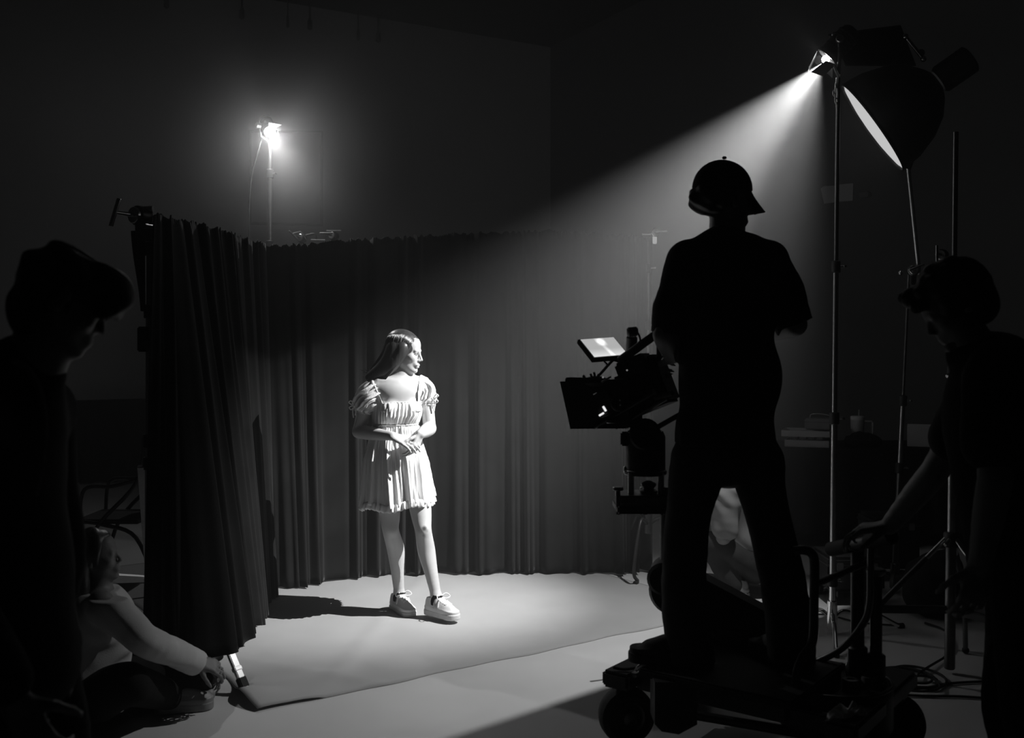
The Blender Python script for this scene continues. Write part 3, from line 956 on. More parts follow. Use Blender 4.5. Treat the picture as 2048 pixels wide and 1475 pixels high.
# ================================================================== the woman in white
WX, WY = -0.634, 5.80
W0 = V3(WX, WY, 0)
def w(x, y, z): return V3(WX + x, WY + y, z)
woman = root('person', 'woman in a short white puff-sleeved dress and sneakers standing on the grey cloth', 'person', W0)
M['skin'] = skin_mat('light_skin', 0.53, [(tuple(V3(0.142, -0.150, 0.520)), 0.008, 0.020, 0.16), (tuple(V3(0.136, -0.150, 0.478)), 0.004, 0.012, 0.6), (tuple(V3(0.158, -0.145, 0.505)), 0.004, 0.014, 0.6)])
LAT = V3(0.94, 0.342, 0); FWD = V3(0.342, -0.94, 0)
HF = V3(0.955, -0.25, -0.13)
HC_ = w(0.015, 0.0, 1.512)
Ls, Le, Lw = w(-0.172, -0.040, 1.305), w(-0.252, 0.0, 1.052), w(-0.030, -0.205, 1.043)
Rs, Re, Rw = w(0.122, 0.055, 1.315), w(0.158, 0.02, 1.068), w(0.120, -0.175, 1.052)
Lh, Lk, La = w(-0.088, -0.005, 0.85), w(-0.062, -0.035, 0.490), w(-0.022, 0.045, 0.105)
Rh, Rk, Ra = w(0.072, 0.02, 0.85), w(0.130, -0.095, 0.500), w(0.208, -0.135, 0.130)
def woman_body():
    S = SDF(w(-0.36, -0.40, 0.04), w(0.36, 0.22, 1.66), 0.0045)
    A = (LAT, FWD, UP)
    S.ell(w(-0.025, 0.0, 1.19), (0.128, 0.088, 0.165), A, 0.02)
    S.ell(w(-0.04, 0.0, 1.00), (0.112, 0.082, 0.15), A, 0.06)
    S.ell(w(-0.012, 0.01, 0.83), (0.155, 0.112, 0.15), A, 0.06)
    S.cone(w(-0.022, 0.006, 1.315) - LAT * 0.13, w(-0.022, 0.006, 1.32) + LAT * 0.135, 0.052, 0.052, 0.05)
    S.ell(w(-0.022, 0.0, 1.29) + FWD * 0.03, (0.125, 0.062, 0.07), A, 0.05)
    for q in (1, -1):
        S.ell(w(-0.022, 0, 1.178) + LAT * 0.060 * q + FWD * 0.064, (0.048, 0.044, 0.052), A, 0.03)
        S.cone(w(-0.018, 0, 1.335) + LAT * 0.02 * q + FWD * 0.058, w(-0.022, 0, 1.352) + LAT * 0.125 * q + FWD * 0.03, 0.010, 0.009, 0.018)
    # neck
    S.cone(w(-0.022, 0.018, 1.30), w(0.0, 0.010, 1.44), 0.058, 0.050, 0.035)
    S.cone(w(-0.075, 0.03, 1.335), w(-0.01, 0.016, 1.40), 0.036, 0.045, 0.03)
    S.cone(w(0.045, 0.045, 1.340), w(0.0, 0.016, 1.40), 0.034, 0.045, 0.03)
    L = head(S, HC_, HF, 0.98, chin=1.05)
    # arms
    for (a, b, c) in ((Ls, Le, Lw), (Rs, Re, Rw)):
        limb(S, [a, a.lerp(b, 0.5), b], [0.046, 0.040, 0.035])
        limb(S, [b, b.lerp(c, 0.3), b.lerp(c, 0.7), c], [0.036, 0.037, 0.029, 0.0225], 0.008)
    # hands joined in front of the waist
    hand(S, Lw, (0.88, -0.16, -0.34), (0.28, -0.62, 0.73), 0.26, 0.92, side=-1, spread=0.05, thumb=0.6)
    hand(S, Rw, (-0.30, -0.22, -0.86), (0.80, -0.55, -0.15), 0.40, 0.86, side=1, spread=0.06, thumb=0.5)
    # legs
    for (h, k, a, cv) in ((Lh, Lk, La, V3(0.010, 0.028, 0)), (Rh, Rk, Ra, V3(-0.008, 0.028, 0))):
        limb(S, [h, h.lerp(k, 0.45), h.lerp(k, 0.8), k, k.lerp(a, 0.32) + cv, k.lerp(a, 0.65) + cv * 0.5, a], [0.088, 0.071, 0.056, 0.0465, 0.0495, 0.037, 0.0285], 0.003, 7)
        S.ell(k + V3(0.006, -0.018, 0.004), (0.030, 0.031, 0.036), None, 0.02)
        S.cone(a, a + V3(0.02, -0.03, -0.05), 0.031, 0.034, 0.02)
    return S.build('body', M['skin'], woman), L
body, HL = woman_body()

def woman_hair():
    S = SDF(w(-0.27, -0.16, 1.25), w(0.18, 0.17, 1.68), 0.0045)
    f, s_, u = axes_of(HF)
    A = (f, s_, u)
    S.ell(HL(-0.018, 0, 0.032), (0.104, 0.085, 0.094), A, 0.005)
    S.ell(HL(-0.035, 0, 0.055), (0.080, 0.074, 0.070), A, 0.02)
    limb(S, [HL(0.010, 0.068, 0.030), HL(-0.010, 0.074, -0.03), HL(-0.045, 0.076, -0.085), HL(-0.090, 0.080, -0.13), HL(-0.135, 0.085, -0.160)], [0.030, 0.028, 0.030, 0.024, 0.010], 0.02)
    limb(S, [HL(-0.04, 0.055, 0.02), HL(-0.055, 0.062, -0.05), HL(-0.090, 0.066, -0.11), HL(-0.14, 0.070, -0.155), HL(-0.180, 0.072, -0.175)], [0.044, 0.042, 0.038, 0.028, 0.010], 0.02)
    limb(S, [HL(-0.075, 0.0, 0.01), HL(-0.090, 0.0, -0.06), HL(-0.125, 0.0, -0.13), HL(-0.17, 0.01, -0.18)], [0.050, 0.048, 0.042, 0.02], 0.02)
    limb(S, [HL(-0.03, -0.060, 0.03), HL(-0.045, -0.066, -0.06), HL(-0.08, -0.05, -0.15)], [0.042, 0.036, 0.022], 0.02)
    limb(S, [HL(0.015, -0.066, 0.03), HL(0.0, -0.074, -0.04), HL(-0.03, -0.070, -0.12)], [0.026, 0.024, 0.018], 0.02)
    # the face stays clear
    S.ell(HL(0.100, 0.0, -0.030), (0.052, 0.075, 0.094), A, 0.010, sub=True)
    S.ell(HL(0.082, 0.050, -0.085), (0.060, 0.055, 0.075), A, 0.012, sub=True)
    h = S.build('hair', M['hair'], woman)
    # locks combed from the parting over both sides and back to the shoulder
    r = random.Random(5)
    mb = MB()
    for i in range(330):
        t0 = r.random()
        q = 1 if r.random() < 0.72 else -1
        fa = lerp(0.072, -0.095, t0)                 # where it leaves the parting
        ua = 0.032 + 0.094 * math.sqrt(max(0.02, 1 - ((fa + 0.018) / 0.108) ** 2))
        pts = [HL(fa, 0.004 * q, ua)]
        n = 7
        low = -0.15 - 0.05 * r.random()
        for j in range(1, n + 1):
            v = j / n
            uu = lerp(ua, low, v ** 1.15)
            back = 0.03 * v + 0.155 * max(0, v - 0.35) ** 1.25
            ff = lerp(fa, min(fa, 0.045), min(1, v * 2)) - back * (1.0 if fa > -0.03 else 0.8)
            e = 1 - ((min(max(ff, -0.11), 0.08) + 0.018) / 0.112) ** 2
            rad = 0.088 * math.sqrt(max(0.0, e)) if uu > 0.0 else 0.086 * math.sqrt(max(0.05, e)) + 0.012 * v
            up_ = math.sqrt(max(0, 1 - max(0, (uu - 0.03) / 0.1) ** 2)) if uu > 0.03 else 1.0
            ss = q * max(0.004, rad * up_) + r.uniform(-0.003, 0.005)
            pts.append(HL(ff, ss + (0.012 * v * v if q > 0 else 0), uu))
        pts = spline(pts, 3)
        r0 = r.uniform(0.0018, 0.0034)
        mb.tube(pts, [r0 * (1 if k < len(pts) - 6 else max(0.15, (len(pts) - k) / 7)) for k in range(len(pts))], 5)
    for i in range(16):                               # a few stray ends by the shoulder
        a0 = HL(-0.10 - 0.05 * r.random(), 0.05 * r.random(), -0.10 - 0.05 * r.random())
        a1 = a0 - f * 0.05 - u * 0.03
        mb.tube(spline([a0, a1, a1 - f * r.uniform(0.02, 0.06) - u * r.uniform(-0.01, 0.02)], 4), [0.0016] * 6 + [0.001] * 3, 4)
    mb.build('hair_locks', M['hair'], h)
woman_hair()
# eye and brow marks are tiny parts of the face
br = MB()
for q in (1, -1):
    br.tube([HL(0.088, 0.014 * q, 0.020), HL(0.087, 0.030 * q, 0.025), HL(0.076, 0.045 * q, 0.019)], [0.0022, 0.0026, 0.0012], 6)
br.build('eyebrows', M['hair'], woman)
ey = MB()
for q in (1, -1):
    ey.ball(HL(0.0885, 0.031 * q, -0.003), 0.0042, 10)
    ey.tube([HL(0.089, 0.019 * q, 0.002), HL(0.0918, 0.030 * q, 0.0055), HL(0.084, 0.043 * q, 0.002)], 0.0016, 5)
ey.build('eyes', M['blackhair'], woman)

def woman_dress():
    NT = 440
    zs = [1.225, 1.215, 1.19, 1.15, 1.12, 1.104, 1.098, 1.092, 1.085, 1.06, 1.02, 0.983, 0.94, 0.90, 0.85, 0.80, 0.75, 0.70, 0.675, 0.66, 0.652]
    cz = [0.652, 0.70, 0.80, 0.90, 0.983, 1.04, 1.098, 1.16, 1.225]
    cx = [-0.026, -0.028, -0.031, -0.036, -0.040, -0.040, -0.037, -0.028, -0.022]
    hw = [0.205, 0.199, 0.190, 0.177, 0.155, 0.140, 0.132, 0.143, 0.140]
    dp = [0.185, 0.178, 0.165, 0.152, 0.122, 0.112, 0.104, 0.116, 0.108]
    rr = np.random.default_rng(2)
    ph = rr.uniform(0, 6.28, 8)
    rows = []
    for z in zs:
        zz = z
        X, a, b = interp(z, cz, cx), interp(z, cz, hw), interp(z, cz, dp)
        row = []
        for k in range(NT):
            th = 2 * math.pi * k / NT
            c, s_ = math.cos(th), math.sin(th)
            rx, ry = a, b
            q = 1.0
            if z >= 1.10:     # gathers under the neckline and bust
                amp = 0.0045 if z < 1.2 else 0.0025
                g_ = amp * (math.sin(44 * th + ph[0]) + 0.6 * math.sin(29 * th + ph[1]))
                for bc in (1.13, 2.01):
                    g_ += 0.030 * math.exp(-((th - bc) / 0.33) ** 2) * math.exp(-((z - 1.165) / 0.042) ** 2)
            elif z > 1.088:
                g_ = -0.004
            else:
                t = (1.088 - z) / 0.436
                amp = 0.0035 + 0.0085 * t
                thd = th + 0.05 * math.sin(4 * z + 3 * th)
                g_ = amp * (0.8 * math.sin(23 * thd + ph[2]) + 0.6 * math.sin(37 * thd + ph[3] + 3 * t) + 0.9 * math.sin(11 * thd + ph[4] + 1.5 * t))
                g_ += 0.0028 * math.sin(61 * thd + ph[5] + 2 * math.sin(9 * z + 5 * th)) + 0.0018 * math.sin(97 * thd + ph[6] + 1.5 * math.sin(14 * z))
            x = c * (rx + g_); y = s_ * (ry + g_)
            p = w(X, 0.0, zz) + LAT * x + FWD * y
            p.z += 0.010 * math.sin(5 * th + 1) * max(0, 1.0 - (z - 0.652) / 0.12) + (0.012 * c if z < 0.75 else 0)
            row.append(p)
        rows.append(row)
    d = MB().grid(rows, wrap=True).build('dress', M['white'], woman, smooth=True)
    md = d.modifiers.new('thickness', 'SOLIDIFY'); md.thickness = 0.002; md.offset = -1
    # raised seam under the bust
    seam = [w(-0.037, 0, 1.096) + LAT * (0.1335 * math.cos(t)) + FWD * (0.1055 * math.sin(t)) for t in np.linspace(0, 2 * math.pi, 65)]
    MB().tube(seam, 0.0035, 8, cap=False).build('waist_seam', M['white'], d)
    # hem frill
    rows = []
    for i, (z, out_, amp) in enumerate(((0.672, 0.001, 0.002), (0.664, 0.007, 0.004), (0.652, 0.009, 0.006), (0.638, 0.011, 0.008), (0.628, 0.013, 0.009))):
        row = []
        n = 420
        for k in range(n):
            th = 2 * math.pi * k / n
            g_ = amp * (math.sin(37 * th + 1.6 * math.sin(3 * th)) + 0.55 * math.sin(59 * th + 1.3 * math.sin(4 * th)))
            x = math.cos(th) * (0.203 + out_ + g_); y = math.sin(th) * (0.183 + out_ + g_)
            p = w(-0.026, 0, z) + LAT * x + FWD * y
            p.z += 0.010 * math.sin(5 * th + 1) + 0.012 * math.cos(th) + 0.5 * g_ * (i / 4)
            row.append(p)
        rows.append(row)
    fr = MB().grid(rows, wrap=True).build('hem_frill', M['white'], d, smooth=True)
    md = fr.modifiers.new('thickness', 'SOLIDIFY'); md.thickness = 0.002
    # puffed sleeves
    def sleeve(path, rads, seed, sq, hint):
        pts = spline(path, 7); n = len(pts)
        rr_ = [interp(i / (n - 1), np.linspace(0, 1, len(rads)), rads) for i in range(n)]
        r_ = np.random.default_rng(seed); p_ = r_.uniform(0, 6.28, 6)
        rows = []
        for i in range(n):
            t = (pts[min(i + 1, n - 1)] - pts[max(i - 1, 0)]).normalized()
            x, y, z = frame_from(t, hint)
            v = i / (n - 1)
            row = []
            for k in range(120):
                a = 2 * math.pi * k / 120
                g_ = 0.0055 * math.sin(15 * a + p_[0] + 2 * v) + 0.0035 * math.sin(24 * a + p_[1]) + 0.004 * math.sin(7 * a + p_[2] + 5 * v)
                g_ *= 0.5 + math.sin(math.pi * v)
                rad = rr_[i] + g_
                row.append(pts[i] + x * (math.cos(a) * rad * sq) + y * (math.sin(a) * rad))
            rows.append(row)
        o = MB().grid(rows, wrap=True).build('puff_sleeve', M['white'], woman, smooth=True)
        md = o.modifiers.new('thickness', 'SOLIDIFY'); md.thickness = 0.002
        return o, pts
    ls, lp = sleeve([w(-0.118, -0.020, 1.290), w(-0.145, -0.034, 1.288), w(-0.180, -0.042, 1.258), w(-0.206, -0.034, 1.212), w(-0.216, -0.026, 1.178), w(-0.219, -0.024, 1.165)],
                    [0.052, 0.066, 0.072, 0.067, 0.047, 0.050], 1, 1.0, UP)
    rs, rp = sleeve([w(0.075, 0.030, 1.302), w(0.090, 0.036, 1.303), w(0.118, 0.046, 1.278), w(0.132, 0.046, 1.238), w(0.138, 0.042, 1.208), w(0.139, 0.040, 1.196)],
                    [0.050, 0.058, 0.061, 0.056, 0.044, 0.047], 8, 0.95, UP)
    # yoke that frames the square neckline
    S = SDF(w(-0.24, -0.17, 1.15), w(0.21, 0.17, 1.40), 0.004)
    A = (LAT, FWD, UP)
    S.ell(w(-0.025, 0.0, 1.19), (0.137, 0.097, 0.172), A, 0.02)
    S.cone(w(-0.022, 0.006, 1.312) - LAT * 0.125, w(-0.022, 0.006, 1.317) + LAT * 0.13, 0.059, 0.059, 0.05)
    S.ell(w(-0.022, 0.0, 1.29) + FWD * 0.03, (0.132, 0.072, 0.076), A, 0.05)
    for q in (1, -1):
        S.ell(w(-0.022, 0, 1.178) + LAT * 0.060 * q + FWD * 0.070, (0.058, 0.054, 0.060), A, 0.03)
    S.folds(0.0016, [(150, 40, 8, 1.0), (230, -60, 14, 0.6)], 4)
    X, Z = S.ax[0][:, None, None] - WX, S.ax[2][None, None, :]
    Yg = S.ax[1][None, :, None] - WY
    xl = -0.098 - 0.060 * np.clip((Z - 1.222) / 0.135, 0, 1)
    xr = 0.094 + 0.004 * np.clip((Z - 1.222) / 0.135, 0, 1)
    open_ = np.minimum(np.minimum(X - xl, xr - X), np.where(Z > 1.222, 1.0, -1.0)) + 0 * Yg
    S.F = np.maximum(S.F, open_.astype(np.float32))
    S.cut((0, 0, 1.172), (0, 0, -1))
    S.build('yoke', M['white'], d)
    # square neckline binding from shoulder to shoulder
    # bows on the cuffs
    def bow(c, out_, lab):
        out_ = Vector(out_).normalized(); v = UP
        b = MB()
        side = V3(0.2, -1, 0)
        for q, (dx, dz) in enumerate(((0.034, 0.016), (0.032, -0.014))):
            loop = spline([c, c + out_ * dx * 0.6 + v * (dz + 0.010), c + out_ * dx + v * dz, c + out_ * dx * 0.6 + v * (dz - 0.010), c], 5)
            b.tube(loop, 0.0036, 6)
        b.ball(c, 0.007, 10)
        b.tube(spline([c, c + out_ * 0.012 - v * 0.03, c + out_ * 0.008 - v * 0.07], 5), [0.004] * 11, 6)
        b.tube(spline([c, c - out_ * 0.006 - v * 0.025, c - out_ * 0.002 - v * 0.055], 5), [0.004] * 11, 6)
        return b
    bow(w(-0.262, -0.070, 1.205), (-1, -0.15, 0.1), '').build('ribbon_bow', M['ribbon'], ls)
    bow(w(0.176, 0.0, 1.238), (1, -0.2, 0.15), '').build('ribbon_bow', M['ribbon'], rs)
    # neckline edge
    e = []
    for th in np.linspace(0.18, math.pi - 0.18, 40):
        e.append(w(-0.022, 0, 1.226) + LAT * (0.141 * math.cos(th)) + FWD * (0.109 * math.sin(th)))
    MB().tube(e, 0.003, 6).build('neckline_edge', M['white'], d)
woman_dress()

def sneaker(a, ang, parent, m, ms, L=0.262, k=1.0, lace=True, sock=False, z0=0.0, kinds=('shoe', 'sole', 'laces')):
    """a: ankle centre; ang: yaw the toe points to"""
    d = V3(math.cos(ang), math.sin(ang), 0); t = V3(-d.y, d.x, 0)
    heel = V3(a.x, a.y, z0) - d * 0.050 * k; toe = heel + d * (L - 0.085) * k
    q = lambda f_, s_, z: heel + d * f_ * k + t * s_ * k + UP * z * k
    S = SDF(q(-0.06, 0, 0) - V3(0.3, 0.3, 0) + V3(0, 0, -0.01), q(0.1, 0, 0) + V3(0.3, 0.3, 0.17), 0.004)
    S.F[:] = 1.0
    S.slab2(heel, toe, 0.036 * k, 0.044 * k, z0 + 0.018, z0 + 0.052 * k, 0.004)
    S.ell(q(0.145, 0, 0.046), (0.062 * k, 0.042 * k, 0.040 * k), (d, t, UP), 0.02)
    S.ell(q(0.085, 0, 0.062), (0.070 * k, 0.037 * k, 0.048 * k), (d, t, UP), 0.025)
    S.ell(q(0.020, 0, 0.070), (0.050 * k, 0.037 * k, 0.052 * k), (d, t, UP), 0.02)
    S.cone(q(0.018, 0, 0.075), q(0.030, 0, 0.112), 0.037 * k, 0.039 * k, 0.02)
    S.cut(q(0.03, 0, 0.118), UP - d * 0.25)
    S.cone(q(0.034, 0, 0.095), q(0.040, 0, 0.17), 0.031 * k, 0.033 * k, 0.004, sub=True)
    o = S.build(kinds[0], m, parent)
    S2 = SDF(q(-0.06, 0, 0) - V3(0.3, 0.3, 0.01), q(0.1, 0, 0) + V3(0.3, 0.3, 0.06), 0.004)
    S2.slab2(heel, toe, 0.041 * k, 0.049 * k, z0 + 0.002, z0 + 0.036 * k, 0.002)
    S2.build(kinds[1], ms, o)
    if lace:
        b = MB()
        def q(f_, s_, z=None, q0=q, S=S):
            p = q0(f_, s_, 0)
            i, j = int(round((p.x - S.lo[0]) / S.h)), int(round((p.y - S.lo[1]) / S.h))
            col = np.where(S.F[i, j] < 0)[0]
            return p if not len(col) else V3(p.x, p.y, float(S.ax[2][col[-1]]) + 0.002)
        for i in range(5):
            f_ = 0.074 + 0.018 * i
            b.tube(spline([q(f_, -0.024), q(f_ + 0.004, -0.010), q(f_ + 0.006, 0.010), q(f_ + 0.010, 0.024)], 3), 0.0034, 6)
            b.tube(spline([q(f_ + 0.010, -0.024), q(f_ + 0.007, -0.010), q(f_ + 0.004, 0.010), q(f_, 0.024)], 3), 0.0034, 6)
        kn = q(0.080, 0.0) + UP * 0.004
        for s_ in (1, -1):
            b.tube(spline([kn, kn + d * 0.012 + t * 0.034 * s_ + UP * 0.020, kn + d * 0.030 + t * 0.050 * s_ + UP * 0.004, kn + d * 0.024 + t * 0.03 * s_ - UP * 0.006, kn], 5), 0.0032, 6)
            b.tube(spline([kn, kn + d * 0.02 + t * 0.028 * s_ - UP * 0.008, kn + d * 0.026 + t * 0.044 * s_ - UP * 0.045], 5), 0.0032, 6)
        b.build(kinds[2], M['ribbon'], o)
    return o
sneaker(La, math.radians(-57), woman, M['shoe'], M['sole'], 0.265, 0.93)
sneaker(Ra, math.radians(-40), woman, M['shoe'], M['sole'], 0.265, 0.93, z0=0.026)
for a in (La, Ra):
    MB().lathe([(0.034, -0.04), (0.0365, -0.02), (0.0335, 0.010), (0.0315, 0.016)], a + V3(0.002, -0.004, 0.0), (0.1, 0, 1), 20).build('sock', M['blackcloth'], woman)

# ================================================================== the camera operator, seen from behind
YO = 3.68
def o_(px, py, dy=0.0): return P(px, py, YO + dy)
DECK = 0.368
oper = root('person', 'man in a cap standing on the dolly, back turned, beside the film camera', 'person', V3(0.80, YO, DECK))
def operator():
    ls, le, lw_ = o_(1366, 525), o_(1330, 668, 0.0), o_(1345, 712, 0.14)
    rs, re, rw_ = o_(1546, 524), o_(1590, 648, 0.03), o_(1500, 672, 0.26)
    lh, lk, la = o_(1398, 930, 0.0), o_(1371, 1120, 0.02), o_(1378, 1296, 0.02)
    rh, rk, ra = o_(1510, 930, 0.02), o_(1546, 1125, 0.02), o_(1586, 1305, 0.0)
    B = SDF((0.30, 3.25, 0.36), (1.40, 4.25, 2.32), 0.008)
    B.ell(o_(1455, 600, 0.01), (0.165, 0.11, 0.21), None, 0.03)
    B.ell(o_(1455, 760, 0.01), (0.150, 0.10, 0.20), None, 0.05)
    B.ell(o_(1455, 900, 0.01), (0.155, 0.11, 0.14), None, 0.05)
    B.cone(o_(1370, 520, 0.0), o_(1540, 518, 0.0), 0.06, 0.06, 0.05)
    hf = V3(0.90, 0.43, -0.08)
    B.cone(o_(1452, 505, 0.0), o_(1452, 440, 0.03), 0.066, 0.060, 0.04)
    L = head(B, o_(1449, 398, 0.025), hf, 1.06)
    for (s_, e, w_) in ((ls, le, lw_), (rs, re, rw_)):
        B.chain([s_, s_.lerp(e, 0.5), e], [0.058, 0.05, 0.043], 0.03)
        B.chain([e, e.lerp(w_, 0.4), w_], [0.044, 0.042, 0.030], 0.02)
    hand(B, lw_, V3(-0.35, 0.9, -0.15), V3(-0.7, -0.2, 0.6), 0.75, 1.05, side=1)
    hand(B, rw_, V3(-0.75, 0.62, 0.0), V3(0.2, 0.2, 0.95), 0.7, 1.05, side=1)
    for (h, k, a) in ((lh, lk, la), (rh, rk, ra)):
        B.chain([h, h.lerp(k, 0.5), k], [0.078, 0.066, 0.054], 0.03)
        B.chain([k, k.lerp(a, 0.35), a], [0.054, 0.054, 0.038], 0.02)
        B.cone(a, a + V3(-0.03, 0.08, -0.020), 0.038, 0.030, 0.02)
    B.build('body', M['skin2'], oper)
    # T-shirt
    T = SDF((0.35, 3.35, 1.05), (1.32, 4.05, 2.12), 0.008)
    T.ell(o_(1455, 600, 0.0), (0.192, 0.130, 0.23), None, 0.03)
    T.cone(o_(1455, 640, 0.0), o_(1455, 880, 0.0), 0.10, 0.10, 0.02)
    T.ell(o_(1457, 760, 0.0), (0.186, 0.130, 0.26), None, 0.06)
    T.ell(o_(1450, 880, 0.0), (0.190, 0.136, 0.15), None, 0.06)
    T.cone(o_(1378, 524, 0.0), o_(1534, 522, 0.0), 0.084, 0.084, 0.05)
    T.cone(o_(1448, 488, 0.0), o_(1450, 540, 0.0), 0.075, 0.11, 0.05)
    T.cone(o_(1420, 500, 0.0), o_(1500, 496, 0.0), 0.055, 0.055, 0.04)
    T.chain([o_(1376, 526, 0), o_(1354, 590, 0.01), o_(1338, 690, 0.02)], [0.080, 0.078, 0.072], 0.03)
    T.chain([o_(1534, 524, 0), o_(1562, 585, 0.01), o_(1592, 665, 0.03)], [0.080, 0.078, 0.068], 0.03)
    T.cut(o_(1455, 885), (0, 0, -1))
    T.folds(0.0045, [(9, 6, 14, 1.0), (21, 10, -9, 0.6), (5, 0, 31, 0.5)], 5)
    c1 = o_(1332, 668); n1 = (o_(1332, 668) - o_(1360, 540)).normalized()
    X, Y, Z = T.ax[0][:, None, None], T.ax[1][None, :, None], T.ax[2][None, None, :]
    pl = (X - c1.x) * n1.x + (Z - c1.z) * n1.z
    T.F = np.maximum(T.F, np.where((X < o_(1352, 600).x) & (Z < o_(0, 600).z), pl, -1.0))
    c2 = o_(1592, 648); n2 = (o_(1604, 648) - o_(1560, 530)).normalized()
    pl = (X - c2.x) * n2.x + (Z - c2.z) * n2.z
    T.F = np.maximum(T.F, np.where((X > o_(1563, 600).x) & (Z < o_(0, 600).z), pl, -1.0))
    T.build('t_shirt', M['blackcloth'], oper)
    # trousers
    R_ = SDF((0.35, 3.35, 0.36), (1.32, 4.05, 1.42), 0.008)
    R_.ell(o_(1452, 900, 0.0), (0.185, 0.130, 0.13), None, 0.03)
    for (pts, rs_) in (([o_(1396, 925), o_(1376, 1030, 0.01), o_(1371, 1130, 0.02), o_(1374, 1240, 0.02), o_(1381, 1318, 0.01)], [0.102, 0.084, 0.083, 0.082, 0.085]),
                       ([o_(1512, 925), o_(1533, 1010, 0.01), o_(1555, 1100, 0.01), o_(1571, 1200, 0.01), o_(1582, 1322, 0.0)], [0.102, 0.082, 0.080, 0.081, 0.088])):
        R_.chain(pts, rs_, 0.02)
    R_.folds(0.0040, [(14, 8, 15, 1.0), (25, 6, -9, 0.7), (9, 5, 38, 0.35)], 9)
    R_.cut(o_(1450, 866), (0, 0, 1)); R_.cut(o_(1450, 1326), (0, 0, -1))
    R_.build('trousers', M['darkcloth'], oper)
    # cap
    f, s_, u = axes_of(hf); A = (f, s_, u)
    Cp = SDF((0.55, 3.45, 1.90), (1.05, 3.98, 2.30), 0.006)
    Cp.ell(L(-0.012, 0, 0.034), (0.116, 0.096, 0.106), A, 0.005)
    Cp.cut(L(0, 0, 0.022), -u + f * 0.12)
    Cp.ell(L(-0.012, 0, 0.034), (0.102, 0.082, 0.094), A, 0.003, sub=True)
    cap = Cp.build('cap', M['blackcloth'], oper)
    rows = []
    for i in range(9):
        v = i / 8; row = []
        for j in range(17):
            a = (j / 16 - 0.5) * 2.0
            rad = 0.086 + 0.080 * v * math.cos(a * 0.9) ** 0.7
            row.append(L(-0.012 + (0.018 + rad) * math.cos(a * 0.95), 0.092 * math.sin(a * 0.95) * (1 - 0.08 * v), 0.030 - 0.052 * v - 0.030 * (abs(a) ** 2) * v))
        rows.append(row)
    bl = MB().grid(rows).build('cap_bill', M['blackcloth'], cap, smooth=True)
    md = bl.modifiers.new('thickness', 'SOLIDIFY'); md.thickness = 0.004
    MB().ball(L(-0.012, 0, 0.143), 0.009, 10, (1, 1, 0.7)).build('cap_button', M['blackcloth'], cap)
    # hair that sticks out under the cap
    Hs = SDF((0.50, 3.40, 1.88), (1.05, 4.05, 2.28), 0.006)
    Hs.ell(L(-0.062, 0.0, -0.015), (0.058, 0.080, 0.050), A, 0.01)
    Hs.ell(L(-0.092, 0.0, -0.010), (0.050, 0.050, 0.044), A, 0.02)
    Hs.ell(L(-0.030, 0, -0.01), (0.075, 0.088, 0.038), A, 0.02)
    Hs.ell(L(0.075, 0.0, -0.02), (0.075, 0.12, 0.12), A, 0.01, sub=True)
    Hs.folds(0.005, [(120, 80, 60, 1.0), (70, -90, 130, 0.8)], 2)
    Hs.build('hair', M['blackhair'], oper)
    # shoes
    shoe = lambda a, ang: sneaker(V3(a.x, a.y, 0), math.radians(ang), oper, M['rubber'], M['rubber'], 0.285, 1.05, lace=False, z0=DECK)
    shoe(o_(1368, 1300, 0.0), 158)
    shoe(o_(1582, 1305, 0.0), 118)
operator()

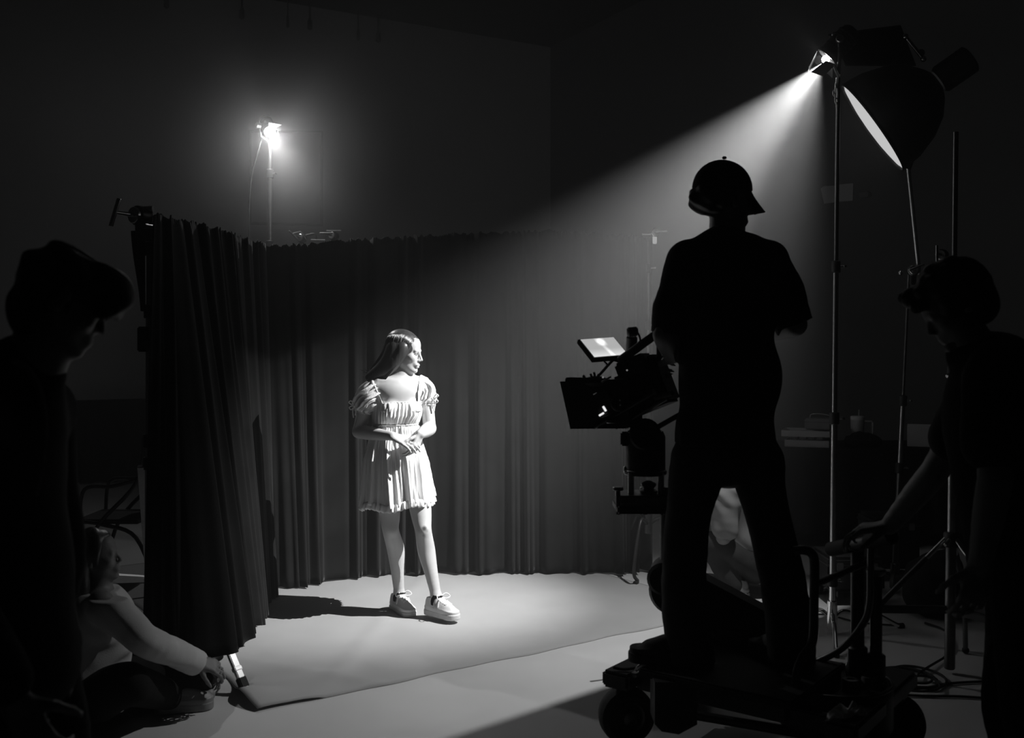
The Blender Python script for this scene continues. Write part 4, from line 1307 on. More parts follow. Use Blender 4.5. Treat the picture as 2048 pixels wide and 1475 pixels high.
# ================================================================== dark figure at the left edge
YM = 2.15
def m_(px, py, dy=0.0): return P(px, py, YM + dy)
man = root('person', 'dark silhouette of a man standing close at the left edge, head bowed towards the set', 'person', V3(m_(30, 700).x, YM, 0))
def left_man():
    cx = m_(25, 700).x
    def q(px, z, dy=0.0): return V3(m_(px, 700).x, YM + dy, z)
    B = SDF(q(-330, 0.0, -0.5), q(330, 1.80, 0.5), 0.009)
    B.ell(q(-12, 1.25), (0.110, 0.165, 0.21), None, 0.03)
    B.ell(q(0, 1.03), (0.110, 0.150, 0.20), None, 0.05)
    B.ell(q(5, 0.90), (0.120, 0.165, 0.13), None, 0.05)
    B.cone(q(5, 1.40, -0.15), q(5, 1.40, 0.15), 0.055, 0.055, 0.05)
    B.cone(q(25, 1.38), q(95, 1.56), 0.070, 0.062, 0.04)
    hf = V3(0.80, 0.46, -0.40)
    L = head(B, m_(124, 598), hf, 0.93, ears=True)
    ls, le, lw_ = q(-15, 1.37, -0.19), q(30, 1.08, -0.235), q(105, 0.84, -0.17)
    rs, re, rw_ = q(-15, 1.37, 0.19), q(10, 1.08, 0.23), q(40, 0.84, 0.12)
    for (s_, e, w_, n) in ((ls, le, lw_, V3(0, -1, 0.2)), (rs, re, rw_, V3(0, 1, 0.2))):
        B.chain([s_, s_.lerp(e, 0.5), e], [0.055, 0.048, 0.042], 0.03)
        B.chain([e, e.lerp(w_, 0.4), w_], [0.043, 0.041, 0.029], 0.02)
        hand(B, w_, (w_ - e).normalized(), n, 0.5, 1.05, side=-1 if n.y < 0 else 1)
    for sy_ in (-0.10, 0.10):
        B.chain([q(10, 0.88, sy_), q(30, 0.68, sy_), q(35, 0.48, sy_)], [0.088, 0.078, 0.058], 0.03)
        B.chain([q(35, 0.48, sy_), q(20, 0.32, sy_), q(5, 0.09, sy_)], [0.058, 0.058, 0.04], 0.02)
        B.cone(q(5, 0.06, sy_), q(110, 0.04, sy_ * 1.2), 0.045, 0.035, 0.02)
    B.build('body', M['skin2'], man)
    T = SDF(q(-330, 0.70, -0.5), q(330, 1.56, 0.5), 0.009)
    T.ell(q(-12, 1.24), (0.138, 0.20, 0.25), None, 0.03)
    T.ell(q(0, 1.00), (0.142, 0.185, 0.24), None, 0.06)
    T.ell(q(5, 0.86), (0.148, 0.190, 0.16), None, 0.06)
    T.cone(q(5, 1.385, -0.16), q(5, 1.385, 0.16), 0.078, 0.078, 0.05)
    T.cone(q(18, 1.36), q(45, 1.475), 0.10, 0.082, 0.04)
    T.ell(q(-60, 1.43), (0.06, 0.13, 0.075), None, 0.05)
    T.cone(q(75, 1.455), q(92, 1.475), 0.036, 0.026, 0.03)
    for (a, b, c) in ((ls, le, lw_), (rs, re, rw_)):
        T.chain([a, a.lerp(b, 0.5), b, b.lerp(c, 0.85)], [0.085, 0.074, 0.066, 0.052], 0.03)
    T.folds(0.005, [(10, 7, 16, 1.0), (22, -9, 10, 0.6)], 12)
    T.cut(q(0, 0.74), (0, 0, -1))
    sh = T.build('sweater', M['blackcloth'], man)
    R_ = SDF(q(-330, 0.02, -0.4), q(330, 0.95, 0.4), 0.009)
    R_.ell(q(12, 0.86), (0.145, 0.185, 0.12), None, 0.03)
    for sy_ in (-0.10, 0.10):
        R_.chain([q(10, 0.86, sy_), q(35, 0.66, sy_), q(42, 0.46, sy_), q(30, 0.25, sy_), q(20, 0.08, sy_)], [0.105, 0.100, 0.09, 0.085, 0.082], 0.02)
    R_.folds(0.005, [(12, 8, 22, 1.0)], 4)
    R_.cut(q(0, 0.06), (0, 0, -1))
    R_.build('trousers', M['blackcloth'], man)
    f, s_, u = axes_of(hf); A = (f, s_, u)
    Hs = SDF((-1.20, 1.90, 1.45), (-0.74, 2.42, 1.83), 0.006)
    Hs.ell(L(-0.016, 0, 0.030), (0.092, 0.078, 0.088), A, 0.005)
    Hs.ell(L(0.045, 0, 0.066), (0.058, 0.066, 0.042), A, 0.02)
    Hs.ell(L(0.098, 0, 0.052), (0.040, 0.058, 0.046), A, 0.03)
    Hs.ell(L(-0.044, 0, -0.040), (0.050, 0.066, 0.070), A, 0.02)
    Hs.ell(L(0.090, 0.0, 0.010), (0.045, 0.062, 0.035), A, 0.02)
    Hs.ell(L(0.125, 0.0, -0.075), (0.095, 0.10, 0.075), A, 0.01, sub=True)
    Hs.folds(0.004, [(70, 40, 60, 1.0), (110, -60, 40, 0.7)], 6)
    Hs.build('hair', M['blackhair'], man)
    # rim light on the near shoulder seam, put in as a pale tube
    arc = spline([m_(30, 722, -0.205), m_(62, 745, -0.225), m_(84, 800, -0.235), m_(90, 860, -0.245), m_(84, 930, -0.262), m_(70, 990, -0.27)], 6)
    MB().tube(arc, 0.006, 6).build('shoulder_rim_light', M['grey'], man, label='rim light along the near shoulder seam, put in as a pale line')
    for sy_ in (-0.10, 0.10):
        sneaker(V3(q(5, 0).x, YM + sy_, 0), math.radians(0 if sy_ > 0 else -8), man, M['rubber'], M['rubber'], 0.28, 1.05, lace=False)
left_man()

# ================================================================== man with curly hair, hand on the dolly handle
YR = 3.0
def r_(px, py, dy=0.0): return P(px, py, YR + dy)
push = root('person', 'dark man with curly hair and beard, leaning with one hand on the dolly handle', 'person', V3(r_(2010, 1000).x, YR, 0))
def right_man():
    B = SDF((0.95, 2.45, -0.02), (1.95, 3.65, 1.90), 0.009)
    chest, belly, pelv = r_(1998, 830), r_(2030, 970), r_(2050, 1110)
    B.ell(chest, (0.135, 0.175, 0.22), None, 0.03)
    B.ell(belly, (0.125, 0.155, 0.20), None, 0.05)
    B.ell(pelv, (0.13, 0.165, 0.14), None, 0.05)
    B.cone(r_(1985, 745, -0.15), r_(1985, 745, 0.15), 0.058, 0.058, 0.05)
    B.cone(r_(1975, 745), r_(1925, 660), 0.072, 0.062, 0.04)
    hf = V3(-0.80, 0.12, -0.55)
    L = head(B, r_(1908, 610), hf, 0.96)
    fs, fe, fw_ = r_(1975, 760, 0.19), r_(1868, 945, 0.30), r_(1778, 1052, 0.44)
    ns, ne, nw = r_(1985, 760, -0.19), r_(1990, 960, -0.24), r_(1960, 1130, -0.20)
    B.chain([fs, fs.lerp(fe, 0.5), fe], [0.056, 0.05, 0.043], 0.03)
    B.chain([fe, fe.lerp(fw_, 0.4), fw_], [0.044, 0.042, 0.030], 0.02)
    hand(B, fw_, V3(-0.95, 0.25, -0.12), V3(-0.1, -0.1, 1.0), 0.62, 1.05, side=-1, curls=(0.55, 0.62, 0.68, 0.74))
    B.chain([ns, ns.lerp(ne, 0.5), ne], [0.056, 0.05, 0.043], 0.03)
    B.chain([ne, ne.lerp(nw, 0.4), nw], [0.044, 0.042, 0.030], 0.02)
    hand(B, nw, V3(-0.2, 0, -1), V3(0, -1, 0), 0.5, 1.05)
    for sy_, fx_ in ((-0.10, 30), (0.12, -10)):
        h, k, a = r_(2050, 1130, sy_), r_(2040 + fx_, 1390, sy_), r_(2060 + fx_, 1640, sy_)
        B.chain([h, h.lerp(k, 0.5), k], [0.088, 0.078, 0.058], 0.03)
        B.chain([k, k.lerp(a, 0.35), a], [0.058, 0.058, 0.04], 0.02)
        B.cone(a, a + V3(-0.12, 0.02, -0.06), 0.045, 0.035, 0.02)
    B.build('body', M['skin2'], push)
    T = SDF((1.05, 2.55, 0.72), (1.95, 3.50, 1.65), 0.009)
    T.ell(chest, (0.158, 0.20, 0.24), None, 0.03)
    T.ell(belly, (0.155, 0.185, 0.22), None, 0.06)
    T.ell(pelv, (0.160, 0.195, 0.18), None, 0.06)
    T.cone(r_(1990, 742, -0.16), r_(1990, 742, 0.16), 0.080, 0.080, 0.05)
    T.cone(r_(1985, 740), r_(1935, 710), 0.10, 0.066, 0.04)
    T.chain([fs, fs.lerp(fe, 0.62)], [0.088, 0.082], 0.03)
    T.chain([ns, ns.lerp(ne, 0.62)], [0.088, 0.084], 0.03)
    T.folds(0.005, [(10, 7, 16, 1.0), (22, -9, 10, 0.6)], 22)
    T.cut(r_(2050, 1190), (0, 0, -1))
    T.build('t_shirt', M['blackcloth'], push)
    R_ = SDF((1.15, 2.55, 0.03), (1.95, 3.50, 1.12), 0.009)
    R_.ell(pelv, (0.152, 0.187, 0.19), None, 0.03)
    for sy_, fx_ in ((-0.10, 30), (0.12, -10)):
        h, k, a = r_(2050, 1130, sy_), r_(2040 + fx_, 1390, sy_), r_(2060 + fx_, 1640, sy_)
        R_.chain([h, h.lerp(k, 0.5), k, k.lerp(a, 0.5), a], [0.108, 0.102, 0.092, 0.086, 0.082], 0.02)
    R_.folds(0.005, [(12, 8, 22, 1.0)], 14)
    R_.cut(r_(2050, 1672), (0, 0, -1))
    R_.build('trousers', M['blackcloth'], push)
    f, s_, u = axes_of(hf); A = (f, s_, u)
    Hs = SDF((1.08, 2.78, 1.45), (1.52, 3.22, 1.86), 0.006)
    Hs.ell(L(-0.020, 0, 0.038), (0.112, 0.094, 0.100), A, 0.005)
    Hs.ell(L(-0.055, 0, -0.030), (0.065, 0.078, 0.070), A, 0.03)
    r = random.Random(8)
    for i in range(120):
        v = Vector((r.gauss(0, 1), r.gauss(0, 1), r.gauss(0, 1))).normalized()
        if v.x > 0.55 and v.z < 0.45: continue
        if v.z < -0.45: continue
        c = L(-0.015 + v.x * 0.104, v.y * 0.090, 0.038 + v.z * 0.092)
        Hs.ell(c, (0.017, 0.017, 0.015), None, 0.012)
    for i in range(22):
        Hs.ell(L(0.082 + r.uniform(-0.02, 0.03), r.uniform(-0.06, 0.06), 0.080 + r.uniform(-0.03, 0.025)), (0.018, 0.018, 0.017), None, 0.012)
    Hs.ell(L(0.125, 0, -0.03), (0.075, 0.075, 0.085), A, 0.006, sub=True)
    Hs.build('curly_hair', M['blackhair'], push)
    Bd = SDF((1.08, 2.82, 1.42), (1.45, 3.18, 1.75), 0.005)
    Bd.cone(L(0.0, 0.054, -0.05), L(0.068, 0.016, -0.104), 0.021, 0.019, 0.01)
    Bd.cone(L(0.0, -0.054, -0.05), L(0.068, -0.016, -0.104), 0.021, 0.019, 0.01)
    Bd.ell(L(0.075, 0, -0.105), (0.024, 0.03, 0.022), A, 0.02)
    Bd.folds(0.002, [(200, 150, 170, 1.0)], 4)
    Bd.build('beard', M['blackhair'], push)
    for sy_, fx_ in ((-0.10, 30), (0.12, -10)):
        a = r_(2060 + fx_, 1640, sy_)
        sneaker(V3(a.x, a.y, 0), math.radians(172), push, M['rubber'], M['rubber'], 0.28, 1.05, lace=False)
right_man()

# ================================================================== woman sitting on the floor, left
YS = 4.1
def s_(px, py, dy=0.0): return P(px, py, YS + dy)
sit = root('person', 'long-haired person in a pale sweatshirt sitting on the floor beside the near curtain stand', 'person', V3(s_(170, 1400).x, YS, 0))
def sitter():
    B = SDF((-2.15, 3.65, 0.0), (-1.10, 4.70, 0.86), 0.008)
    pel, ch = V3(s_(165, 0).x, YS, 0.13), s_(195, 1250)
    B.ell(pel + V3(0, 0, 0.0), (0.15, 0.17, 0.115), None, 0.03)
    B.ell(s_(180, 1320), (0.115, 0.145, 0.14), None, 0.06)
    B.ell(ch, (0.115, 0.155, 0.15), None, 0.06)
    B.cone(s_(202, 1205, -0.13), s_(202, 1205, 0.13), 0.05, 0.05, 0.04)
    B.cone(s_(200, 1200), s_(198, 1150), 0.052, 0.050, 0.03)
    hf = V3(0.96, 0.10, 0.12)
    L = head(B, s_(192, 1112), hf, 0.88)
    ns, ne, nw = s_(212, 1218, -0.16), s_(290, 1282, -0.18), s_(392, 1322, 0.06)
    fs, fe, fw_ = s_(208, 1218, 0.15), s_(300, 1300, 0.22), s_(395, 1322, 0.17)
    for (a, b, c) in ((ns, ne, nw), (fs, fe, fw_)):
        B.chain([a, b], [0.044, 0.037], 0.03); B.chain([b, c], [0.038, 0.026], 0.02)
    hand(B, nw, V3(0.85, 0.35, -0.35), V3(0.2, -0.6, 0.8), 0.5, 0.92)
    hand(B, fw_, V3(0.85, -0.1, -0.45), V3(0.2, 0.3, 0.9), 0.5, 0.92)
    nk, na = V3(s_(292, 0).x, YS - 0.18, 0.22), V3(s_(318, 0).x, YS + 0.14, 0.07)
    fk, fa = V3(P(400, 0, 4.33).x, 4.33, 0.13), V3(P(335, 0, 4.36).x, 4.34, 0.06)
    for (h, k, a) in ((pel + V3(0.04, -0.09, 0.0), nk, na), (pel + V3(0.04, 0.09, 0.0), fk, fa)):
        B.chain([h, h.lerp(k, 0.5), k], [0.085, 0.074, 0.056], 0.03)
        B.chain([k, k.lerp(a, 0.4), a], [0.054, 0.05, 0.036], 0.02)
    B.cone(na, na + V3(0.14, 0.06, -0.02), 0.036, 0.03, 0.02)
    B.cone(fa, fa + V3(-0.12, -0.05, -0.015), 0.036, 0.03, 0.02)
    B.cut((0, 0, 0.008), (0, 0, -1))
    B.build('body', M['skin2'], sit)
    T = SDF((-2.15, 3.65, 0.02), (-1.10, 4.65, 0.62), 0.007)
    T.ell(ch + V3(0, 0, -0.02), (0.138, 0.182, 0.19), None, 0.03)
    T.ell(s_(178, 1335), (0.150, 0.180, 0.15), None, 0.06)
    T.cone(s_(200, 1212, -0.13), s_(200, 1212, 0.13), 0.066, 0.066, 0.04)
    T.cone(s_(200, 1205), s_(200, 1182), 0.078, 0.066, 0.03)
    for (a, b, c) in ((ns, ne, nw), (fs, fe, fw_)):
        T.chain([a, a.lerp(b, 0.6), b, b.lerp(c, 0.5), b.lerp(c, 0.97)], [0.074, 0.066, 0.060, 0.056, 0.050], 0.03)
    T.folds(0.0055, [(34, 10, 20, 1.0), (52, -22, 40, 0.7), (14, 8, 10, 0.6)], 7)
    T.cut(s_(200, 1178), (0, 0, 1))
    T.build('sweatshirt', M['sweat'], sit)
    R_ = SDF((-2.15, 3.65, 0.0), (-1.10, 4.75, 0.45), 0.008)
    R_.ell(pel, (0.168, 0.185, 0.125), None, 0.03)
    for (h, k, a) in ((pel + V3(0.04, -0.09, 0.0), nk, na), (pel + V3(0.04, 0.09, 0.0), fk, fa)):
        R_.chain([h, h.lerp(k, 0.5), k], [0.105, 0.098, 0.082], 0.03)
        R_.chain([k, k.lerp(a, 0.45), k.lerp(a, 0.9)], [0.080, 0.074, 0.064], 0.02)
    R_.folds(0.005, [(24, 16, 22, 1.0)], 3)
    R_.cut((0, 0, 0.005), (0, 0, -1))
    R_.build('trousers', M['blackcloth'], sit)
    f, s2, u = axes_of(hf); A = (f, s2, u)
    Hs = SDF((-2.05, 3.85, 0.12), (-1.50, 4.35, 0.86), 0.006)
    Hs.ell(L(-0.020, 0, 0.032), (0.100, 0.084, 0.092), A, 0.005)
    Hs.chain([L(-0.06, 0.05, 0.0), L(-0.075, 0.06, -0.10), L(-0.09, 0.07, -0.22), L(-0.085, 0.08, -0.36)], [0.05, 0.05, 0.045, 0.02], 0.03)
    Hs.chain([L(-0.07, 0.0, 0.0), L(-0.085, 0.0, -0.10), L(-0.11, 0.0, -0.24), L(-0.10, 0.0, -0.38)], [0.05, 0.055, 0.05, 0.02], 0.03)
    Hs.chain([L(-0.06, -0.05, 0.0), L(-0.075, -0.06, -0.10), L(-0.09, -0.06, -0.3)], [0.05, 0.05, 0.02], 0.03)
    Hs.ell(L(0.095, 0.0, -0.030), (0.070, 0.10, 0.100), A, 0.02, sub=True)
    Hs.folds(0.0025, [(90, 70, 6, 1.0)], 5)
    Hs.build('hair', M['hair'], sit)
    sneaker(V3(na.x + 0.02, na.y, 0), math.radians(18), sit, M['grey'], M['grey'], 0.25, 0.95, lace=False)
    sneaker(V3(fa.x, fa.y, 0), math.radians(190), sit, M['grey'], M['grey'], 0.25, 0.95, lace=False)
sitter()

# ================================================================== person crouching behind the dolly
YC = 6.3
def c_(px, py, dy=0.0): return P(px, py, YC + dy)
cro = root('person', 'person in a pale loose shirt crouching beyond the dolly, seen between the operator\'s legs', 'person', V3(c_(1490, 1150).x, YC, 0))
def croucher():
    B = SDF((0.95, 5.80, 0.0), (1.95, 6.80, 1.10), 0.009)
    pel = c_(1505, 1120)
    B.ell(pel, (0.155, 0.16, 0.13), None, 0.03)
    B.ell(c_(1482, 1060), (0.125, 0.14, 0.17), None, 0.06)
    B.ell(c_(1463, 1010), (0.125, 0.15, 0.15), None, 0.06)
    B.cone(c_(1450, 975, -0.13), c_(1450, 975, 0.13), 0.055, 0.055, 0.04)
    B.cone(c_(1447, 970), c_(1436, 940), 0.055, 0.05, 0.03)
    L = head(B, c_(1430, 908), V3(-0.95, -0.1, -0.35), 0.95)
    for sy_ in (-0.17, 0.17):
        a, b, c = c_(1455, 985, sy_), c_(1448, 1075, sy_ * 1.1), c_(1412, 1095, sy_ * 0.6)
        B.chain([a, b], [0.05, 0.04], 0.03); B.chain([b, c], [0.04, 0.028], 0.02)
        hand(B, c, V3(-0.9, 0, -0.3), V3(0, 0, 1), 0.6, 0.95)
    for sy_ in (-0.12, 0.12):
        h, k, a = pel + V3(0, sy_ * 0.8, 0), c_(1425, 1090, sy_), c_(1470, 1172, sy_)
        B.chain([h, k], [0.085, 0.058], 0.03); B.chain([k, a], [0.056, 0.038], 0.02)
        B.cone(a, a + V3(-0.14, 0, -0.02), 0.038, 0.03, 0.02)
    B.cut((0, 0, 0.012), (0, 0, -1))
    B.build('body', M['skin2'], cro)
    T = SDF((1.00, 5.85, 0.02), (1.90, 6.75, 0.85), 0.007)
    T.ell(c_(1490, 1075), (0.165, 0.185, 0.20), None, 0.04)
    T.ell(c_(1463, 1015), (0.150, 0.18, 0.17), None, 0.06)
    T.cone(c_(1452, 985, -0.13), c_(1452, 985, 0.13), 0.07, 0.07, 0.04)
    T.cone(c_(1448, 985), c_(1441, 958), 0.08, 0.066, 0.03)
    for sy_ in (-0.17, 0.17):
        T.chain([c_(1455, 990, sy_), c_(1450, 1055, sy_ * 1.08)], [0.086, 0.080], 0.02)
    T.folds(0.006, [(30, 22, 26, 1.0), (44, -20, 50, 0.7)], 17)
    T.cut(c_(1440, 955), (0, 0, 1)); T.cut(c_(1500, 1132), (0.25, 0, -1))
    T.build('shirt', M['dull'], cro)
    R_ = SDF((1.00, 5.85, 0.0), (1.95, 6.75, 0.62), 0.008)
    R_.ell(pel, (0.175, 0.18, 0.14), None, 0.03)
    for sy_ in (-0.12, 0.12):
        h, k, a = pel + V3(0, sy_ * 0.8, 0), c_(1425, 1090, sy_), c_(1470, 1172, sy_)
        R_.chain([h, k], [0.105, 0.084], 0.03); R_.chain([k, k.lerp(a, 0.9)], [0.08, 0.066], 0.02)
    R_.folds(0.005, [(24, 16, 22, 1.0)], 13)
    R_.cut((0, 0, 0.01), (0, 0, -1))
    R_.build('trousers', M['darkcloth'], cro)
    f, s2, u = axes_of(V3(-0.95, -0.1, -0.35)); A = (f, s2, u)
    Hs = SDF((1.00, 6.05, 0.70), (1.55, 6.55, 1.08), 0.007)
    Hs.ell(L(-0.020, 0, 0.034), (0.102, 0.086, 0.092), A, 0.005)
    Hs.ell(L(-0.05, 0, -0.03), (0.06, 0.074, 0.06), A, 0.03)
    Hs.ell(L(0.105, 0, -0.03), (0.07, 0.08, 0.085), A, 0.006, sub=True)
    Hs.build('hair', M['blackhair'], cro)
    for sy_ in (-0.12, 0.12):
        a = c_(1470, 1172, sy_)
        sneaker(V3(a.x, a.y, 0), math.radians(180), cro, M['grey'], M['grey'], 0.27, 1.0, lace=False)
croucher()
# ------------------------------------------------------------------ camera dolly
DA, DB = V3(-0.8, 0.6, 0), V3(0.6, 0.8, 0)
DC = V3(0.95, 3.86, 0)
def d_(a, b, z): return DC + DA * a + DB * b + UP * z
dol = root('camera_dolly', 'black four-wheeled camera dolly carrying the operator and the film camera', 'dolly', DC)
DX = (DA, DB, UP)
for (a, b) in ((0.43, -0.27), (0.43, 0.27), (-0.43, -0.27), (-0.43, 0.27)):
    c = d_(a, b, 0.110)
    ax = (DB * (1 if b > 0 else -1) * 0.94 + DA * (-0.33 if b < 0 else 0.33)).normalized()
    ax = V3(0.18, -0.98, 0).normalized() if a > 0 and b < 0 else ax
    tw = 0.045
    prof = [(0.06, -tw * 0.8), (0.085, -tw), (0.104, -tw * 0.75), (0.109, -tw * 0.3), (0.109, tw * 0.3), (0.104, tw * 0.75), (0.085, tw), (0.066, tw * 0.85)]
    wl = MB().lathe(prof, c, ax, 36).build('wheel', M['rubber'], dol)
    MB().lathe([(0.064, tw * 0.6), (0.062, tw * 0.95), (0.050, tw * 0.80), (0.030, tw * 0.75), (0.026, tw * 1.25), (0.012, tw * 1.35)], c, ax, 28).build('hub', M['dkmetal'], wl)
    fk = MB(); fk.cyl(c + UP * 0.02, c + UP * 0.16, 0.028, 14, 0.004); fk.bx(c + UP * 0.115 - ax * 0.03, (0.07, 0.07, 0.03), DX, 0.006); fk.build('wheel_fork', M['black'], dol)
for a in (0.43, -0.43):
    MB().bx(d_(a, 0, 0.262), (0.12, 0.72, 0.065), DX, 0.012).build('axle_beam', M['black'], dol)
MB().bx(d_(0, 0, 0.215), (0.90, 0.30, 0.10), DX, 0.015).build('chassis', M['black'], dol)
for b in (-0.2, 0.2):
    MB().bx(d_(0.0, b * 1.25, 0.245), (0.78, 0.035, 0.06), DX, 0.006).build('side_rail', M['black'], dol)
MB().bx(d_(-0.02, -0.20, 0.352), (0.58, 0.52, 0.030), DX, 0.006).build('deck_board', M['rubber'], dol)
for (a, b) in ((0.2, -0.38), (-0.24, -0.38), (0.2, 0.0), (-0.2, 0.0)):
    MB().bx(d_(a, b, 0.305), (0.05, 0.05, 0.075), DX, 0.006).build('deck_bracket', M['black'], dol)
hb = MB(); hb.prism([(-0.075, 0.10), (0.075, 0.10), (0.075, -0.05), (0.01, -0.085), (-0.05, -0.075), (-0.075, -0.05)], P(1352, 1420, 3.56) + V3(0, 0, 0), V3(1, 0, 0), UP, V3(0, 1, 0), 0.12)
hb.build('battery_box', M['matte'], dol)
MB().cyl(d_(-0.40, -0.12, 0.15), d_(0.30, -0.24, 0.15), 0.018, 12).build('steering_rod', M['black'], dol)
MB().cyl(d_(-0.35, 0.15, 0.13), d_(0.35, 0.15, 0.13), 0.014, 12).build('steering_rod', M['black'], dol)
# turntable drum at the rear
tc_ = d_(-0.29, 0.0, 0)
MB().lathe([(0.20, 0.16), (0.205, 0.17), (0.205, 0.30), (0.20, 0.315), (0.185, 0.318), (0.18, 0.300), (0.02, 0.300)], tc_, UP, 48).build('turntable', M['black'], dol)
MB().tube([tc_ + UP * 0.318 + V3(math.cos(a), math.sin(a), 0) * 0.198 for a in np.linspace(0, 2 * math.pi, 49)], 0.006, 8).build('turntable_rim', M['dkmetal'], dol)
for (px, py, r_d, m) in ((1592, 1361, 0.055, 'dkmetal'), (1660, 1336, 0.040, 'dkmetal'), (1702, 1358, 0.030, 'grey'), (1738, 1352, 0.028, 'grey')):
    c = G(px, py, 0.335)
    MB().lathe([(r_d, -0.05), (r_d, -0.004), (r_d * 0.92, 0.002), (r_d * 0.5, 0.002), (r_d * 0.45, -0.002)], c, UP, 24).build('mount_disc', M[m], dol)
for (px, py) in ((1610, 1344), (1699, 1329), (1722, 1318)):
    c = G(px, py, 0.345)
    MB().lathe([(0.014, -0.06), (0.014, 0.0), (0.010, 0.012), (0.002, 0.016)], c, UP, 14).build('bolt', M['steel'], dol)
# rear posts and handles
p1 = G(1715, 1340, 0.34); p2 = G(1752, 1345, 0.34)
p1t = V3(p1.x, p1.y, 0.83); p2t = V3(p2.x, p2.y, 0.715)
MB().cyl(p1 - UP * 0.04, p1t, 0.0245, 18, 0.003).build('rear_post', M['black'], dol)
MB().cyl(p1 - UP * 0.03, p1 + UP * 0.09, 0.036, 18, 0.006).build('post_socket', M['black'], dol)
o = MB().cyl(p2 - UP * 0.04, p2t, 0.0215, 18, 0.003).build('rear_post', M['black'], dol)
MB().lathe([(0.020, -0.02), (0.034, -0.008), (0.036, 0.002), (0.030, 0.008), (0.004, 0.009)], p2t, UP, 20).build('post_cap', M['dkmetal'], o)
MB().cyl(p2 - UP * 0.03, p2 + UP * 0.07, 0.034, 18, 0.006).build('post_socket', M['black'], dol)
ha, hc = P(1660, 1098, 3.80), P(1786, 1072, 3.44)
hd = MB().cyl(ha, hc, 0.020, 16, 0.004).build('push_handle', M['black'], dol)
MB().cyl(ha, ha.lerp(hc, 0.34), 0.027, 16, 0.006).build('grip', M['rubber'], hd)
MB().cyl(ha.lerp(hc, 0.62), hc, 0.027, 16, 0.006).build('grip', M['rubber'], hd)
MB().cyl(p1t - UP * 0.03, ha.lerp(hc, 0.45), 0.026, 14, 0.004).build('handle_clamp', M['black'], dol)
MB().ball(P(1668, 1087, 3.77), 0.006, 8).build('handle_screw', M['steel'], hd)
hb = spline([P(1742, 1078, 3.56), P(1741, 1140, 3.56), P(1739, 1210, 3.57), P(1724, 1250, 3.60), P(1684, 1296, 3.68), P(1631, 1324, 3.76)], 8)
MB().tube(hb, 0.0125, 12).build('bent_bar', M['dkmetal'], dol)
sr = spline([P(1588, 1101, 3.50), P(1606, 1099, 3.49), P(1623, 1106, 3.49), P(1629, 1128, 3.49), P(1628, 1200, 3.49), P(1625, 1280, 3.49), P(1604, 1316, 3.49), P(1594, 1345, 3.49), P(1592, 1375, 3.49)], 8)
MB().tube(sr, 0.016, 14).build('safety_rail', M['black'], dol)
MB().tube([P(1630, 1168, 3.49), P(1680, 1147, 3.57), P(1734, 1124, 3.66)], 0.0115, 12).build('cross_tube', M['black'], dol)
# lift arm up to the camera mount
a0, a1 = P(1590, 1300, 3.93), P(1352, 1172, 4.08)
ad = (a1 - a0).normalized(); an = UP.cross(ad).normalized(); au = ad.cross(an)
MB().bx((a0 + a1) / 2, ((a1 - a0).length, 0.14, 0.19), (ad, an, au), 0.02).build('lift_arm', M['black'], dol)
MB().bx(P(1470, 1292, 4.02), (0.24, 0.20, 0.22), DX, 0.02).build('arm_pedestal', M['black'], dol)
MB().cyl(a1 - an * 0.10, a1 + an * 0.10, 0.095, 28, 0.012).build('arm_joint', M['black'], dol)
MB().cyl(P(1330, 1150, 3.98) - V3(0.02, 0.08, 0), P(1330, 1150, 3.98) + V3(0.02, 0.08, 0), 0.064, 24, 0.012).build('arm_knuckle', M['matte'], dol)
MB().cyl(P(1338, 1160, 3.99), P(1338, 1026, 3.99), 0.036, 18, 0.005).build('camera_riser', M['black'], dol)
for (px, py) in ((1455, 1000),):
    pass
# clamp at the front end
fc = root('dolly_clamp', 'steel toggle clamp on the front corner of the dolly', 'clamp', d_(0.44, -0.30, 0.296))
c = P(1258, 1338, 3.86)
MB().bx(c + V3(0, 0, -0.012), (0.09, 0.05, 0.016), DX, 0.004).build('clamp_base', M['steel'], fc)
MB().tube(spline([c + V3(-0.060, 0.0, 0.008), c + V3(-0.02, -0.01, 0.004), c + V3(0.03, -0.015, 0.012)], 5), [0.006] * 11, 8).build('clamp_lever', M['black'], fc)
c2 = P(1293, 1334, 3.84)
MB().tube(spline([c2 + V3(-0.04, 0, -0.01), c2 + V3(-0.02, -0.01, 0.012), c2 + V3(0.03, -0.005, 0.020)], 5), 0.008, 8).build('clamp_arm', M['steel'], fc)
MB().ball(c2 + V3(0.022, -0.01, 0.004), 0.010, 10).build('clamp_knob', M['chrome'], fc)
# crumpled cloth on the rear beam
rg = np.random.default_rng(5)
rows = []
cc = d_(-0.43, -0.30, 0.304)
for i in range(15):
    row = []
    for j in range(15):
        u, v = (i / 14 - 0.5), (j / 14 - 0.5)
        z = 0.012 * math.sin(9 * u + 6 * v) + 0.010 * math.sin(15 * v - 8 * u + 1) + 0.014 * math.exp(-((u - 0.1) ** 2 + v * v) / 0.03) + 0.006 * rg.random()
        row.append(cc + V3(0.12 * u + 0.02 * math.sin(5 * v + 1), 0.075 * v + 0.018 * math.sin(5 * u), max(z, -0.006) + 0.004))
    rows.append(row)
o = MB().grid(rows).build('crumpled_rag', M['paper'], label='pale crumpled rag lying on the rear beam of the dolly', cat='rag', smooth=True)
md = o.modifiers.new('thickness', 'SOLIDIFY'); md.thickness = 0.003

